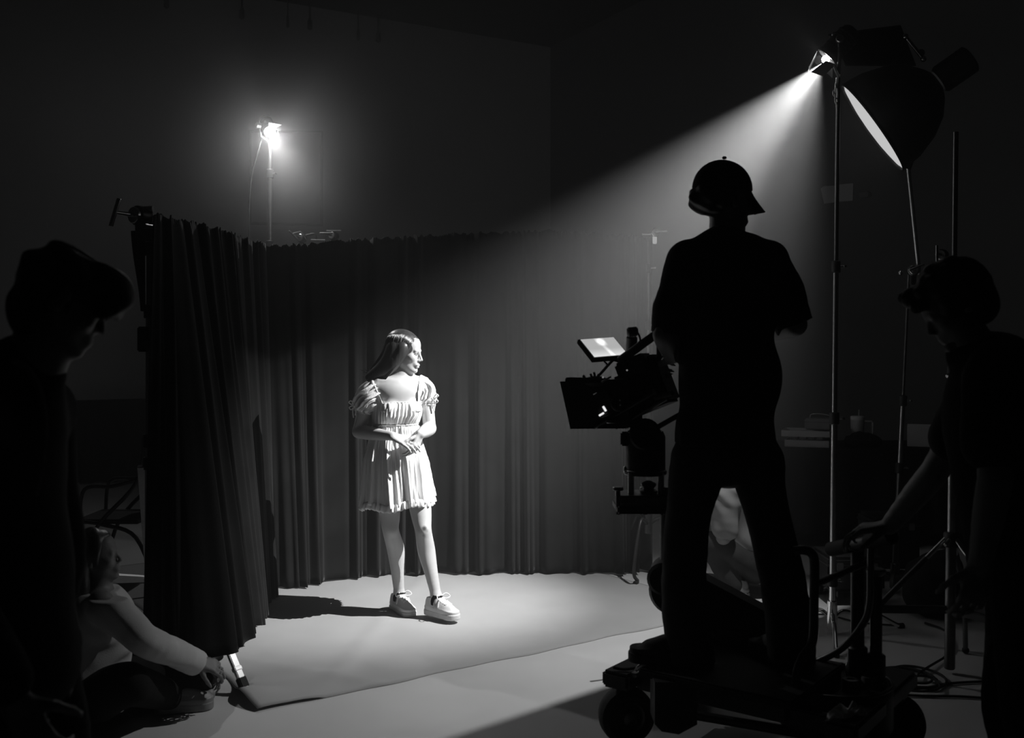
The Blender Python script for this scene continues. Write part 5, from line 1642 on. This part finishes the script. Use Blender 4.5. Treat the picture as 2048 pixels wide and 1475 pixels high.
# ------------------------------------------------------------------ fluid head on the dolly riser
YH = 3.97
def h_(px, py, dy=0.0): return P(px, py, YH + dy)
fh = root('fluid_head', 'black fluid head with levelling plate between the dolly and the film camera', 'tripod head', h_(1285, 1025))
MB().bx(h_(1288, 1012), (0.23, 0.20, 0.030), None, 0.006).build('base_plate', M['black'], fh)
MB().bx(h_(1285, 992), (0.20, 0.18, 0.030), None, 0.006).build('upper_plate', M['dkmetal'], fh)
for (px, dy) in ((1236, -0.06), (1332, -0.06), (1290, 0.09)):
    s1 = MB(); s1.cyl(h_(px, 1028, dy), h_(px, 977, dy), 0.009, 12); s1.cyl(h_(px, 980, dy), h_(px, 973, dy), 0.021, 14, 0.002)
    s1.build('levelling_screw', M['dkmetal'], fh)
for (px, dy) in ((1262, -0.05), (1322, -0.05), (1262, 0.08), (1322, 0.08)):
    MB().cyl(h_(px, 990, dy), h_(px, 945, dy), 0.012, 14).build('riser_post', M['steel'], fh)
MB().lathe([(0.016, -0.025), (0.036, -0.018), (0.036, -0.008), (0.02, 0.0), (0.03, 0.012), (0.03, 0.02), (0.01, 0.03)], h_(1297, 976, -0.03), UP, 20).build('bowl_nut', M['dkmetal'], fh)
MB().cyl(h_(1290, 948), h_(1290, 938), 0.085, 28, 0.004).build('bowl_plate', M['black'], fh)
MB().lathe([(0.07, -0.09), (0.078, -0.08), (0.078, 0.05), (0.07, 0.07), (0.05, 0.08)], h_(1291, 897), UP, 28).build('pan_drum', M['matte'], fh)
MB().cyl(h_(1290, 868, -0.095), h_(1290, 868, 0.095), 0.062, 28, 0.008).build('tilt_drum', M['matte'], fh)
MB().bx(h_(1250, 877, -0.06), (0.035, 0.03, 0.055), None, 0.006).build('brake_lever', M['matte'], fh)
MB().cyl(h_(1247, 938, -0.07), h_(1253, 938, -0.07), 0.012, 12, 0.002).build('bowl_screw', M['steel'], fh)
MB().cyl(h_(1290, 868, -0.08), h_(1378, 818, -0.10), 0.010, 12).build('pan_bar', M['matte'], fh)

# ------------------------------------------------------------------ film camera
YK = 3.95
def k_(px, py, dy=0.0): return P(px, py, YK + dy)
KF = V3(-0.80, 0.46, -0.37).normalized(); KS = KF.cross(UP).normalized(); KU = KS.cross(KF).normalized()
KX = (KF, KS, KU)
fcam = root('film_camera', 'black film camera with matte box, rods and top monitor, aimed at the woman in white', 'camera', k_(1288, 850))
MB().bx(k_(1292, 778), (0.20, 0.13, 0.17), KX, 0.012).build('camera_body', M['matte'], fcam)
MB().bx(k_(1272, 735), (0.13, 0.11, 0.08), KX, 0.01).build('magazine', M['matte'], fcam)
MB().bx(k_(1312, 738, -0.02), (0.06, 0.10, 0.11), KX, 0.01).build('battery', M['matte'], fcam)
for i, py in enumerate((748, 757, 764)):
    MB().cyl(k_(1312, py, -0.06), k_(1320, py - 3, -0.06), 0.007, 8, 0.002).build('connector', M['black'], fcam)
MB().lathe([(0.050, -0.02), (0.055, 0.0), (0.055, 0.05), (0.048, 0.055), (0.048, 0.10), (0.052, 0.105), (0.052, 0.14), (0.042, 0.145)], k_(1256, 795) , KF, 28).build('lens', M['black'], fcam)
# rods below the lens
for (a, b) in (((1188, 855), (1312, 783)), ((1232, 855), (1332, 797))):
    MB().cyl(k_(*a, -0.02), k_(*b, -0.12), 0.0075, 12).build('support_rod', M['dkmetal'], fcam)
MB().bx(k_(1310, 785, -0.125), (0.012, 0.012, 0.03), KX, 0.002).build('rod_end', M['chrome'], fcam)
MB().cyl(k_(1222, 838, -0.06), k_(1222, 846, -0.06), 0.020, 14, 0.003).build('rod_clamp', M['dkmetal'], fcam)
MB().cyl(k_(1310, 795, -0.13), k_(1345, 786, -0.2), 0.010, 10).build('rear_grip', M['rubber'], fcam)
# follow focus and motors
MB().lathe([(0.030, -0.012), (0.032, -0.008), (0.032, 0.008), (0.028, 0.012), (0.012, 0.014)], k_(1238, 806, -0.10), V3(0.2, -1, 0.1), 24).build('focus_wheel', M['matte'], fcam)
MB().bx(k_(1206, 790, -0.07), (0.07, 0.03, 0.045), KX, 0.006).build('lens_motor', M['matte'], fcam)
for (x, y) in ((1240, 800), (1241, 809)):
    MB().ball(k_(x, y, -0.13), 0.004, 8).build('focus_mark', M['lightgrey'], fcam)
def light_strip(a, b, wd):
    A_, B_ = k_(*a, -0.135), k_(*b, -0.135)
    d = (B_ - A_).normalized(); n = d.cross(V3(0, -1, 0)).normalized()
    MB().bx((A_ + B_) / 2, ((B_ - A_).length, wd, 0.004), (d, n, d.cross(n)), 0.001).build('display_strip', GL['led'], fcam)
light_strip((1206, 812), (1212, 822), 0.0085); light_strip((1198, 831), (1208, 825), 0.0075)
MB().bx(k_(1208, 822, -0.118), (0.045, 0.02, 0.04), KX, 0.004).build('lens_display', M['matte'], fcam)
# matte box (built from its panels, open to the front)
mf = V3(-0.90, 0.43, 0).normalized(); ms = V3(0.43, 0.90, 0).normalized()
mo = k_(1250, 0, -0.07); mo.z = 0
def mz(py): return H - (py - HY) / F * (YK - 0.02)
L1 = 0.272; L0 = 0.228
quad = [(-0.005, mz(853)), (L0, mz(858)), (L1, mz(765)), (-0.005, mz(758))]
mbx = MB().prism(quad, mo, mf, UP, ms, 0.004).build('matte_box', M['matte'], fcam)
MB().prism(quad, mo + ms * 0.15, mf, UP, ms, 0.004).build('side_panel', M['matte'], mbx)
pt, pb = (mo + mf * L1 + UP * mz(765)), (mo + mf * L0 + UP * mz(858))
qt, qb = (mo + mf * -0.005 + UP * mz(758)), (mo + mf * -0.005 + UP * mz(853))
for (a, b, nm) in ((qt, pt, 'top_flag'), (qb, pb, 'bottom_panel')):
    d = (b - a); MB().bx((a + b) / 2 + ms * 0.077, (d.length, 0.158, 0.005), (d.normalized(), ms, d.normalized().cross(ms)), 0.001).build(nm, M['matte'], mbx)
MB().bx((qt + qb) / 2 + ms * 0.077, (0.03, 0.158, (qt - qb).length), (mf, ms, UP), 0.004).build('back_plate', M['matte'], mbx)
MB().bx(k_(1158, 760, -0.02), (0.10, 0.05, 0.022), (mf, ms, UP), 0.004).build('flag_bracket', M['matte'], mbx)
MB().tube([k_(1166, 750, -0.02), k_(1172, 758, -0.02)], 0.005, 8).build('flag_screw', M['black'], mbx)
# sensor box with spiky connectors on the matte box
sb_ = MB().ball(k_(1192, 762, -0.02), 0.05, 14, (1, 0.8, 0.42)).build('cable_bundle', M['rubber'], fcam)
for (a, b) in (((1184, 756), (1181, 747)), ((1190, 754), (1188, 744)), ((1195, 755), (1197, 748))):
    MB().tube([k_(*a, -0.03), k_(*b, -0.03)], 0.005, 6).build('plug', M['rubber'], sb_)
MB().ball(k_(1206, 754, -0.06), 0.004, 8).build('status_light', GL['led2'], fcam)
MB().ball(k_(1254, 740, -0.12), 0.0035, 8).build('status_light', GL['led2'], fcam)
for (a, b) in (((1203, 764), (1222, 753)), ((1186, 788), (1193, 784))):
    MB().cyl(k_(*a, -0.09), k_(*b, -0.09), 0.004, 8).build('iris_rod', M['steel'], fcam)
# monitor
mt0 = k_(1160, 679, 0.02)
e1 = V3(0.138, 0.080, 0.010); e2 = V3(0.053, -0.072, -0.068)
n_ = e1.cross(e2).normalized()
if n_.y > 0: n_ = -n_
e1n, e2n = e1.normalized(), e2.normalized(); e2n = (e2n - e1n * e2n.dot(e1n)).normalized()
mc = mt0 + e1 * 0.5 + e2 * 0.5
W_, H_ = e1.length, e2.length
mon = MB().bx(mc - n_ * 0.012, (W_ + 0.018, H_ + 0.016, 0.022), (e1n, e2n, n_), 0.004).build('monitor', M['matte'], fcam)
ms_ = bpy.data.materials.new('monitor_picture'); ms_.use_nodes = True
nt = ms_.node_tree; nt.nodes.clear()
uvn = nt.nodes.new('ShaderNodeUVMap')
sep = nt.nodes.new('ShaderNodeSeparateXYZ'); nt.links.new(uvn.outputs[0], sep.inputs[0])
def math_(op, a, b=None, clamp=False):
    n = nt.nodes.new('ShaderNodeMath'); n.operation = op; n.use_clamp = clamp
    for i, v in enumerate((a, b)):
        if v is None: continue
        if isinstance(v, (int, float)): n.inputs[i].default_value = v
        else: nt.links.new(v, n.inputs[i])
    return n.outputs[0]
u, v = sep.outputs[0], sep.outputs[1]
# a pale figure standing in the middle of a grey picture, paler floor at the bottom
def bump_(val, c, w_): return math_('SUBTRACT', 1.0, math_('DIVIDE', math_('ABSOLUTE', math_('SUBTRACT', val, c)), w_), True)
fig = math_('MULTIPLY', bump_(u, 0.52, 0.16), bump_(v, 0.80, 0.26))
legs_ = math_('MULTIPLY', bump_(math_('ADD', u, math_('MULTIPLY', v, 0.12)), 0.58, 0.09), math_('SUBTRACT', 1.0, math_('MULTIPLY', v, 1.1), True))
flo = math_('MULTIPLY', math_('SUBTRACT', 0.42, v, True), 0.8)
tot = math_('ADD', math_('ADD', math_('MULTIPLY', fig, 1.6), math_('MULTIPLY', legs_, 0.7)), math_('ADD', flo, 0.46))
em = nt.nodes.new('ShaderNodeEmission'); nt.links.new(tot, em.inputs[1])
em.inputs[0].default_value = (1, 1, 1, 1)
ou = nt.nodes.new('ShaderNodeOutputMaterial'); nt.links.new(em.outputs[0], ou.inputs[0])
me = bpy.data.meshes.new('screen')
cs_ = [mc + n_ * 0.0012 + e1n * (W_ / 2 * a) + e2n * (H_ / 2 * b) for a, b in ((-1, 1), (1, 1), (1, -1), (-1, -1))]
back = [p - n_ * 0.001 for p in cs_]
me.from_pydata([tuple(p) for p in cs_ + back], [], [(0, 1, 2, 3), (7, 6, 5, 4), (0, 4, 5, 1), (1, 5, 6, 2), (2, 6, 7, 3), (3, 7, 4, 0)])
ul = me.uv_layers.new(name='UVMap')
for i, q in enumerate(((0, 0), (1, 0), (1, 1), (0, 1))): ul.data[i].uv = q
link('screen', me, ms_, mon, smooth=False)
MB().cyl(mc - n_ * 0.02 + e2n * 0.04, k_(1262, 726), 0.010, 10).build('monitor_arm', M['matte'], fcam)
# top handle, viewfinder
MB().cyl(k_(1238, 722, -0.03), k_(1330, 655, -0.10), 0.017, 14, 0.005).build('top_handle', M['matte'], fcam)
MB().cyl(k_(1250, 735, -0.03), k_(1254, 712, -0.03), 0.012, 10).build('handle_mount', M['matte'], fcam)
MB().cyl(k_(1318, 730, -0.06), k_(1318, 668, -0.08), 0.010, 10).build('handle_mount', M['matte'], fcam)
MB().cyl(k_(1262, 705, 0.02), k_(1264, 672, 0.0), 0.022, 14, 0.005).build('antenna_base', M['matte'], fcam)
MB().cyl(k_(1254, 664, -0.02), k_(1276, 662, -0.02), 0.019, 14, 0.006).build('viewfinder', M['matte'], fcam)
MB().tube(spline([k_(1270, 660, -0.02), k_(1277, 668, -0.04), k_(1280, 682, -0.05), k_(1268, 700, -0.05)], 5), 0.004, 6).build('cable', M['rubber'], fcam)
MB().tube([k_(1202, 715, 0.0), k_(1214, 728, 0.0)], 0.004, 6).build('cable', M['rubber'], fcam)
MB().tube(spline([k_(1232, 714, 0.0), k_(1218, 728, -0.01), k_(1200, 748, -0.02), k_(1188, 760, -0.02)], 6), 0.0055, 6).build('cable', M['rubber'], fcam)

# ------------------------------------------------------------------ table with things at the back right
tx0, tx1, ty0, ty1 = 2.05, 3.75, 7.75, 8.55
tab = root('side_table', 'long table under a black cloth at the back right', 'table', V3((tx0 + tx1) / 2, (ty0 + ty1) / 2, 0))
MB().bx(V3((tx0 + tx1) / 2, (ty0 + ty1) / 2, 0.733), (tx1 - tx0, ty1 - ty0, 0.03), None, 0.004).build('tabletop', M['darkcloth'], tab)
for x in (tx0 + 0.08, tx1 - 0.08):
    for y in (ty0 + 0.08, ty1 - 0.08):
        MB().cyl(V3(x, y, 0), V3(x, y, 0.72), 0.02, 12).build('leg', M['dkmetal'], tab)
rows = []
per = []
corners = [(tx1 - tx0), (tx1 - tx0) + (ty1 - ty0), 2 * (tx1 - tx0) + (ty1 - ty0)]
for i in range(241):
    t = i / 240 * 2 * ((tx1 - tx0) + (ty1 - ty0))
    a, b = tx1 - tx0, ty1 - ty0
    x = tx0 + t if t < a else tx1 if t < a + b else tx1 - (t - a - b) if t < 2 * a + b else tx0
    y = ty0 if t < a else ty0 + t - a if t < a + b else ty1 if t < 2 * a + b else ty1 - (t - 2 * a - b)
    nx = (1 if x > tx1 - 0.03 else -1 if x < tx0 + 0.03 else 0); ny = (-1 if y < ty0 + 0.03 else 1 if y > ty1 - 0.03 else 0)
    per.append((V3(x, y, 0), V3(nx, ny, 0)))
for z in (0.752, 0.748, 0.70, 0.5, 0.3, 0.12):
    k = (0.75 - z)
    rows.append([p + n * (0.006 + max(0, k) * 0.10 + max(0, k) * 0.035 * math.sin(i * 0.55 + 2 * math.sin(i * 0.11))) + UP * z for i, (p, n) in enumerate(per)])
tcl = MB(); tcl.grid(rows); tcl.bx(V3((tx0 + tx1) / 2, (ty0 + ty1) / 2, 0.7515), (tx1 - tx0, ty1 - ty0, 0.004))
tcl.build('tablecloth', M['blackcloth'], label='black cloth hanging to the floor over the back right table', cat='tablecloth')
TX = (V3(0.93, -0.37, 0).normalized(), V3(0.37, 0.93, 0).normalized(), UP)
tz_ = 0.755
tcx = P(1617, 0, 8.05).x
def tray(name, dx, dy, z, sx_, sy_, h, m, label):
    c = V3(tcx + dx, 8.05 + dy, z + h / 2)
    t = root(name, label, 'tray', V3(c.x, c.y, z))
    MB().bx(c - UP * (h / 2 - 0.004), (sx_, sy_, 0.008), TX, 0.002).build('base', M[m], t)
    for (ax, q, ln) in ((0, 1, sy_), (0, -1, sy_), (1, 1, sx_), (1, -1, sx_)):
        o_ = TX[ax] * (q * ((sx_ if ax == 0 else sy_) / 2 - 0.004))
        MB().bx(c + o_, (0.008, ln, h) if ax == 0 else (ln, 0.008, h), TX, 0.002).build('side_wall', M[m], t)
    return t
tray('tray', 0, 0, tz_ + 0.0, 0.34, 0.30, 0.055, 'lightgrey', 'lowest pale tray of the stack on the back right table')
for i in range(4):
    c = V3(tcx, 8.05, tz_) + TX[0] * (-0.10 + 0.065 * i) - TX[1] * 0.02
    MB().bx(c + UP * 0.068, (0.05, 0.20, 0.022), TX, 0.003).build('small_box', M['dkmetal'], label='dark flat box between the two pale trays, number %s from the stack\'s left side' % ('one', 'two', 'three', 'four')[i], cat='box')
tray('tray', -0.01, 0, tz_ + 0.080, 0.37, 0.30, 0.050, 'lightgrey', 'upper pale tray of the stack on the back right table')
kt = root('tool_case', 'grey case with a thin wire handle on top of the pale trays', 'case', V3(tcx + 0.08, 8.05, tz_ + 0.131))
MB().bx(V3(tcx + 0.08, 8.05, tz_ + 0.131 + 0.045), (0.20, 0.17, 0.09), TX, 0.01).build('case_body', M['grey'], kt)
MB().bx(V3(tcx + 0.08, 8.05, tz_ + 0.131 + 0.062), (0.206, 0.176, 0.006), TX, 0.002).build('lid_seam', M['dkmetal'], kt)
hq = V3(tcx + 0.08, 8.0, tz_ + 0.222)
MB().tube(spline([hq + TX[0] * -0.08, hq + TX[0] * -0.07 + UP * 0.03, hq + UP * 0.036, hq + TX[0] * 0.08 + UP * 0.02, hq + TX[0] * 0.09], 5), 0.004, 6).build('wire_handle', M['lightgrey'], kt)
tm = root('tumbler', 'pale drinking tumbler with side handle and straw on the back right table', 'tumbler', V3(P(1715, 0, 8.1).x, 8.1, tz_))
tp = V3(P(1715, 0, 8.1).x, 8.1, tz_)
MB().lathe([(0.034, 0), (0.036, 0.004), (0.040, 0.08), (0.052, 0.10), (0.054, 0.205)], tp, UP, 24).build('cup', M['lightgrey'], tm)
MB().lathe([(0.055, 0.205), (0.056, 0.21), (0.056, 0.228), (0.050, 0.234), (0.02, 0.236)], tp, UP, 24).build('lid', M['paper'], tm)
MB().cyl(tp + UP * 0.23 + V3(0.01, 0, 0), tp + UP * 0.285 + V3(0.012, 0, 0), 0.004, 8).build('straw', M['lightgrey'], tm)
MB().tube([tp + V3(0.05, -0.02, 0.195), tp + V3(0.10, -0.03, 0.193), tp + V3(0.112, -0.03, 0.18), tp + V3(0.110, -0.03, 0.09), tp + V3(0.095, -0.03, 0.075), tp + V3(0.045, -0.02, 0.08)], 0.009, 10).build('handle', M['lightgrey'], tm)
Bg = SDF((P(1680, 0, 7.92).x, 7.75, tz_ - 0.02), (P(1775, 0, 7.92).x, 8.05, tz_ + 0.17), 0.006)
Bg.ell((P(1725, 0, 7.92).x, 7.92, tz_ + 0.045), (0.15, 0.08, 0.07), None, 0.02)
Bg.cone((P(1715, 0, 7.92).x, 7.92, tz_ + 0.06), (P(1718, 0, 7.92).x, 7.92, tz_ + 0.115), 0.05, 0.012, 0.04)
Bg.folds(0.004, [(60, 50, 70, 1.0)], 3); Bg.cut((0, 0, tz_ + 0.002), (0, 0, -1))
Bg.build('cloth_bag', M['blackcloth'], label='black cloth bag slumped in front of the pale tumbler', cat='bag')
pb_ = root('carton', 'pale cardboard carton on the table, beside the man with curly hair', 'box', V3(P(1842, 0, 8.0).x, 8.0, tz_))
MB().bx(V3(P(1842, 0, 8.0).x, 8.0, tz_ + 0.085), (0.20, 0.10, 0.17), (V3(0.9, -0.42, 0).normalized(), V3(0.42, 0.9, 0).normalized(), UP), 0.003).build('carton_body', M['lightgrey'], pb_)
MB().bx(V3(P(1842, 0, 8.0).x, 8.0, tz_ + 0.172), (0.20, 0.05, 0.004), (V3(0.9, -0.42, 0).normalized(), V3(0.42, 0.9, 0).normalized(), UP), 0.001).build('carton_flap', M['paper'], pb_)

# ------------------------------------------------------------------ rolling cases and a bag on the floor
def case(label, cx, cy, w_, dpt, z1, name='rolling_case'):
    t = root(name, label, 'case', V3(cx, cy, 0))
    MB().bx(V3(cx, cy, (0.085 + z1) / 2), (w_, dpt, z1 - 0.085), None, 0.018).build('case_body', M['matte'], t)
    MB().bx(V3(cx, cy, z1 - 0.05), (w_ + 0.008, dpt + 0.008, 0.012), None, 0.003).build('lid_rim', M['dkmetal'], t)
    for x in (-1, 1):
        for y in (-1, 1):
            c = V3(cx + x * (w_ / 2 - 0.045), cy + y * (dpt / 2 - 0.045), 0.034)
            o = MB().cyl(c - V3(0.012, 0, 0), c + V3(0.012, 0, 0), 0.033, 16, 0.004).build('castor', M['rubber'], t)
            MB().bx(c + UP * 0.032, (0.04, 0.045, 0.04), None, 0.004).build('castor_fork', M['steel'], o)
    for x in (-0.3, 0.3):
        MB().bx(V3(cx + x * w_, cy - dpt / 2 - 0.004, z1 - 0.055), (0.04, 0.010, 0.045), None, 0.003).build('latch', M['steel'], t)
case('low black rolling case behind the chrome lamp stand', P(1694, 0, 6.15).x, 6.15, 0.34, 0.36, 0.29)
case('taller black rolling case left of the heavy tripod stand', P(1776, 0, 6.75).x, 6.75, 0.30, 0.34, 0.42)
bq = V3(P(1866, 0, 5.75).x, 5.75, 0)
S = SDF(bq - V3(0.25, 0.2, 0.02), bq + V3(0.3, 0.2, 0.42), 0.01)
S.ell(bq + V3(0, 0, 0.17), (0.17, 0.15, 0.18), None, 0.03); S.ell(bq + V3(0.05, 0, 0.28), (0.11, 0.10, 0.10), None, 0.05)
S.folds(0.006, [(24, 20, 30, 1.0), (40, -30, 22, 0.6)], 3); S.cut((0, 0, 0.004), (0, 0, -1))
S.build('duffel_bag', M['blackcloth'], label='soft black bag slumped on the floor behind the heavy tripod stand', cat='bag')

# ------------------------------------------------------------------ cables on the floor
def floor_cable(pts, label, r=0.006):
    q = [G(*p, 0.008) + V3(0, 0, 0.0) for p in pts]
    MB().tube(spline(q, 8), r, 6).build('floor_cable', M['rubber'], label=label, cat='cable')
r3 = random.Random(2)
coil = []
cc = G(1826, 1362)
for i in range(64):
    a = i / 64 * 2 * math.pi * 4.2
    rad = 0.10 + 0.022 * math.sin(a * 0.37) + 0.01 * r3.random()
    coil.append(cc + V3(math.cos(a) * rad + 0.03 * math.sin(a * 0.21), math.sin(a) * rad * 1.3 + 0.05 * math.sin(a * 0.17), 0.008 + 0.0035 * (i / 16)))
coil += [G(1905, 1300, 0.010), G(1893, 1262, 0.010), G(1850, 1245, 0.010)]
MB().tube(spline(coil, 3), 0.0058, 6).build('cable_coil', M['rubber'], label='loose black cable coil on the floor right of the dolly', cat='cable')
floor_cable([(1770, 1372), (1840, 1376), (1900, 1366), (1990, 1362), (2080, 1368)], 'upper of the two straight floor cables running to the right edge')
floor_cable([(1790, 1388), (1850, 1391), (1920, 1392), (2000, 1398), (2090, 1405)], 'lower of the two straight floor cables running to the right edge')
floor_cable([(1500, 1232), (1530, 1200), (1548, 1172)], 'thin cable on the lit floor beyond the operator\'s right leg', 0.004)
floor_cable([(1600, 1232), (1650, 1228), (1720, 1244), (1800, 1250)], 'cable crossing the floor behind the dolly posts', 0.005)
tq = G(1199, 1360)
MB().bx(tq + V3(0, 0, 0.0022), (0.095, 0.010, 0.0016), (V3(0.93, 0.36, 0).normalized(), V3(-0.36, 0.93, 0).normalized(), UP)).build('tape_mark', M['grey'], label='short strip of tape stuck on the bare floor before the dolly', cat='tape')

# ------------------------------------------------------------------ things on the walls
def on_left(px, py, off=0.02):
    k = (px - 1024) / F
    t = (CORNER.x - k * CORNER.y) / (-UL.x + k * UL.y)
    p = CORNER + UL * t
    p = p + UR * off
    p.z = H - (py - HY) / F * p.y
    return p
def on_right(px, py, off=0.02):
    k = (px - 1024) / F
    t = (k * CORNER.y - CORNER.x) / (UR.x - k * UR.y)
    p = CORNER + UR * t + UL * off
    p.z = H - (py - HY) / F * p.y
    return p
words = ('fifth', 'fourth', 'third', 'second')
for (px, py, big, lab) in ((330, 14, 1, 'farthest left of the dark hooks hanging at the top of the pale wall'), (480, 36, 1, 'second dark hook from the left at the top of the pale wall'),
                           (571, 52, 0, 'thin hook, third from the left at the top of the pale wall'), (615, 57, 1, 'fourth dark hook from the left at the top of the pale wall'),
                           (711, 78, 0, 'thin hook, fifth from the left at the top of the pale wall'), (751, 82, 1, 'last dark hook on the right at the top of the pale wall')):
    p = on_left(px, py, 0.10)
    t = root('hanging_hook', lab, 'hook', p)
    MB().cyl(p + UP * 0.08, V3(p.x, p.y, min(p.z + 0.42, HC)), 0.012 if big else 0.007, 8).build('rope', M['rubber'], t)
    MB().lathe([(0.012, -0.02), (0.035 if big else 0.02, 0.0), (0.03 if big else 0.018, 0.10), (0.012, 0.14)], p, UP, 12).build('weight', M['black'], t)
fr = root('wall_frame', 'thin dark square frame on the pale wall behind the small lamp', 'frame', on_left(571, 450))
c4 = [on_left(499, 262, 0.03), on_left(642, 264, 0.03), on_left(642, 450, 0.03), on_left(499, 446, 0.03)]
for i in range(4):
    a, b = c4[i], c4[(i + 1) % 4]
    d = (b - a).normalized(); MB().bx((a + b) / 2, ((b - a).length + 0.03, 0.028, 0.03), (d, UR.cross(d).normalized(), UR), 0.004).build('frame_bar', M['grey'], fr)
def sheet(pp, label):
    a = [on_right(x, y, 0.012) for x, y in pp]; b = [p - UL * 0.006 for p in a]
    n = len(a)
    MB().add(a + b, [tuple(range(n)), tuple(range(n, 2 * n))[::-1]] + [(i, n + i, n + (i + 1) % n, (i + 1) % n) for i in range(n)]).build('paper_notice', M['lightgrey'], label=label, cat='notice', smooth=False)
sheet([(1643, 377), (1650, 372), (1673, 371), (1673, 404), (1650, 407)], 'blank pale sheet on the dark wall, left of the chrome lamp stand pole')
sheet([(1679, 369), (1708, 366), (1707, 401), (1679, 403)], 'blank pale sheet on the dark wall, right of the chrome lamp stand pole')
p = on_right(1735, 390, 0.0)
MB().bx(p + UL * 0.03, (0.10, 0.06, 0.05), (UR, UL, UP), 0.008).build('wall_bracket', M['steel'], label='small metal bracket on the dark wall beside the two pale sheets', cat='bracket')
# black masking drape along the foot of the pale wall
rows = []
for z in (0.95, 0.93, 0.6, 0.3, 0.02):
    rows.append([CORNER + UL * (4.6 + 8.4 * i / 220) + UR * (0.47 + 0.05 * math.sin(i * 0.7 + 1.5 * math.sin(i * 0.13)) * (1.2 - z)) + UP * z for i in range(221)])
o = MB().grid(rows).build('masking_drape', M['blackcloth'], label='low black drape along the foot of the pale wall at the far left', cat='drape', smooth=True)
md = o.modifiers.new('thickness', 'SOLIDIFY'); md.thickness = 0.006
rl = MB(); a, b = CORNER + UL * 4.6 + UR * 0.36 + UP * 0.93, CORNER + UL * 13.0 + UR * 0.36 + UP * 0.93
rl.cyl(a, b, 0.02, 10)
for i in range(5):
    q = a.lerp(b, i / 4); rl.cyl(V3(q.x, q.y, 0), q, 0.018, 10)
rl.build('drape_rail', M['dkmetal'], label='low rail holding the black drape at the far left', cat='rail')

# ------------------------------------------------------------------ chair in the dark at the left
chx = P(262, 0, 6.4).x
ch = root('folding_chair', 'dark chair with curved frame in the shade left of the darkest curtain', 'chair', V3(chx, 6.4, 0))
MB().bx(V3(chx + 0.16, 6.42, 0.90), (0.03, 0.40, 0.20), (V3(0.97, 0, 0.2).normalized(), V3(0, 1, 0), V3(-0.2, 0, 0.97).normalized()), 0.012).build('backrest', M['matte'], ch)
MB().bx(V3(chx - 0.08, 6.42, 0.46), (0.40, 0.42, 0.03), None, 0.012).build('seat', M['matte'], ch)
for y in (6.22, 6.62):
    MB().tube(spline([V3(chx + 0.15, y, 0.98), V3(chx + 0.10, y, 0.70), V3(chx - 0.16, y, 0.40), V3(chx - 0.27, y, 0.02)], 6), 0.013, 8).build('leg', M['black'], ch)
    MB().tube(spline([V3(chx - 0.22, y, 0.46), V3(chx - 0.10, y, 0.44), V3(chx + 0.10, y, 0.36), V3(chx + 0.24, y, 0.02)], 6), 0.013, 8).build('leg', M['black'], ch)
    MB().tube(spline([V3(chx + 0.10, y, 0.72), V3(chx - 0.05, y, 0.68), V3(chx - 0.22, y, 0.66), V3(chx - 0.25, y, 0.47)], 6), 0.012, 8).build('armrest', M['black'], ch)
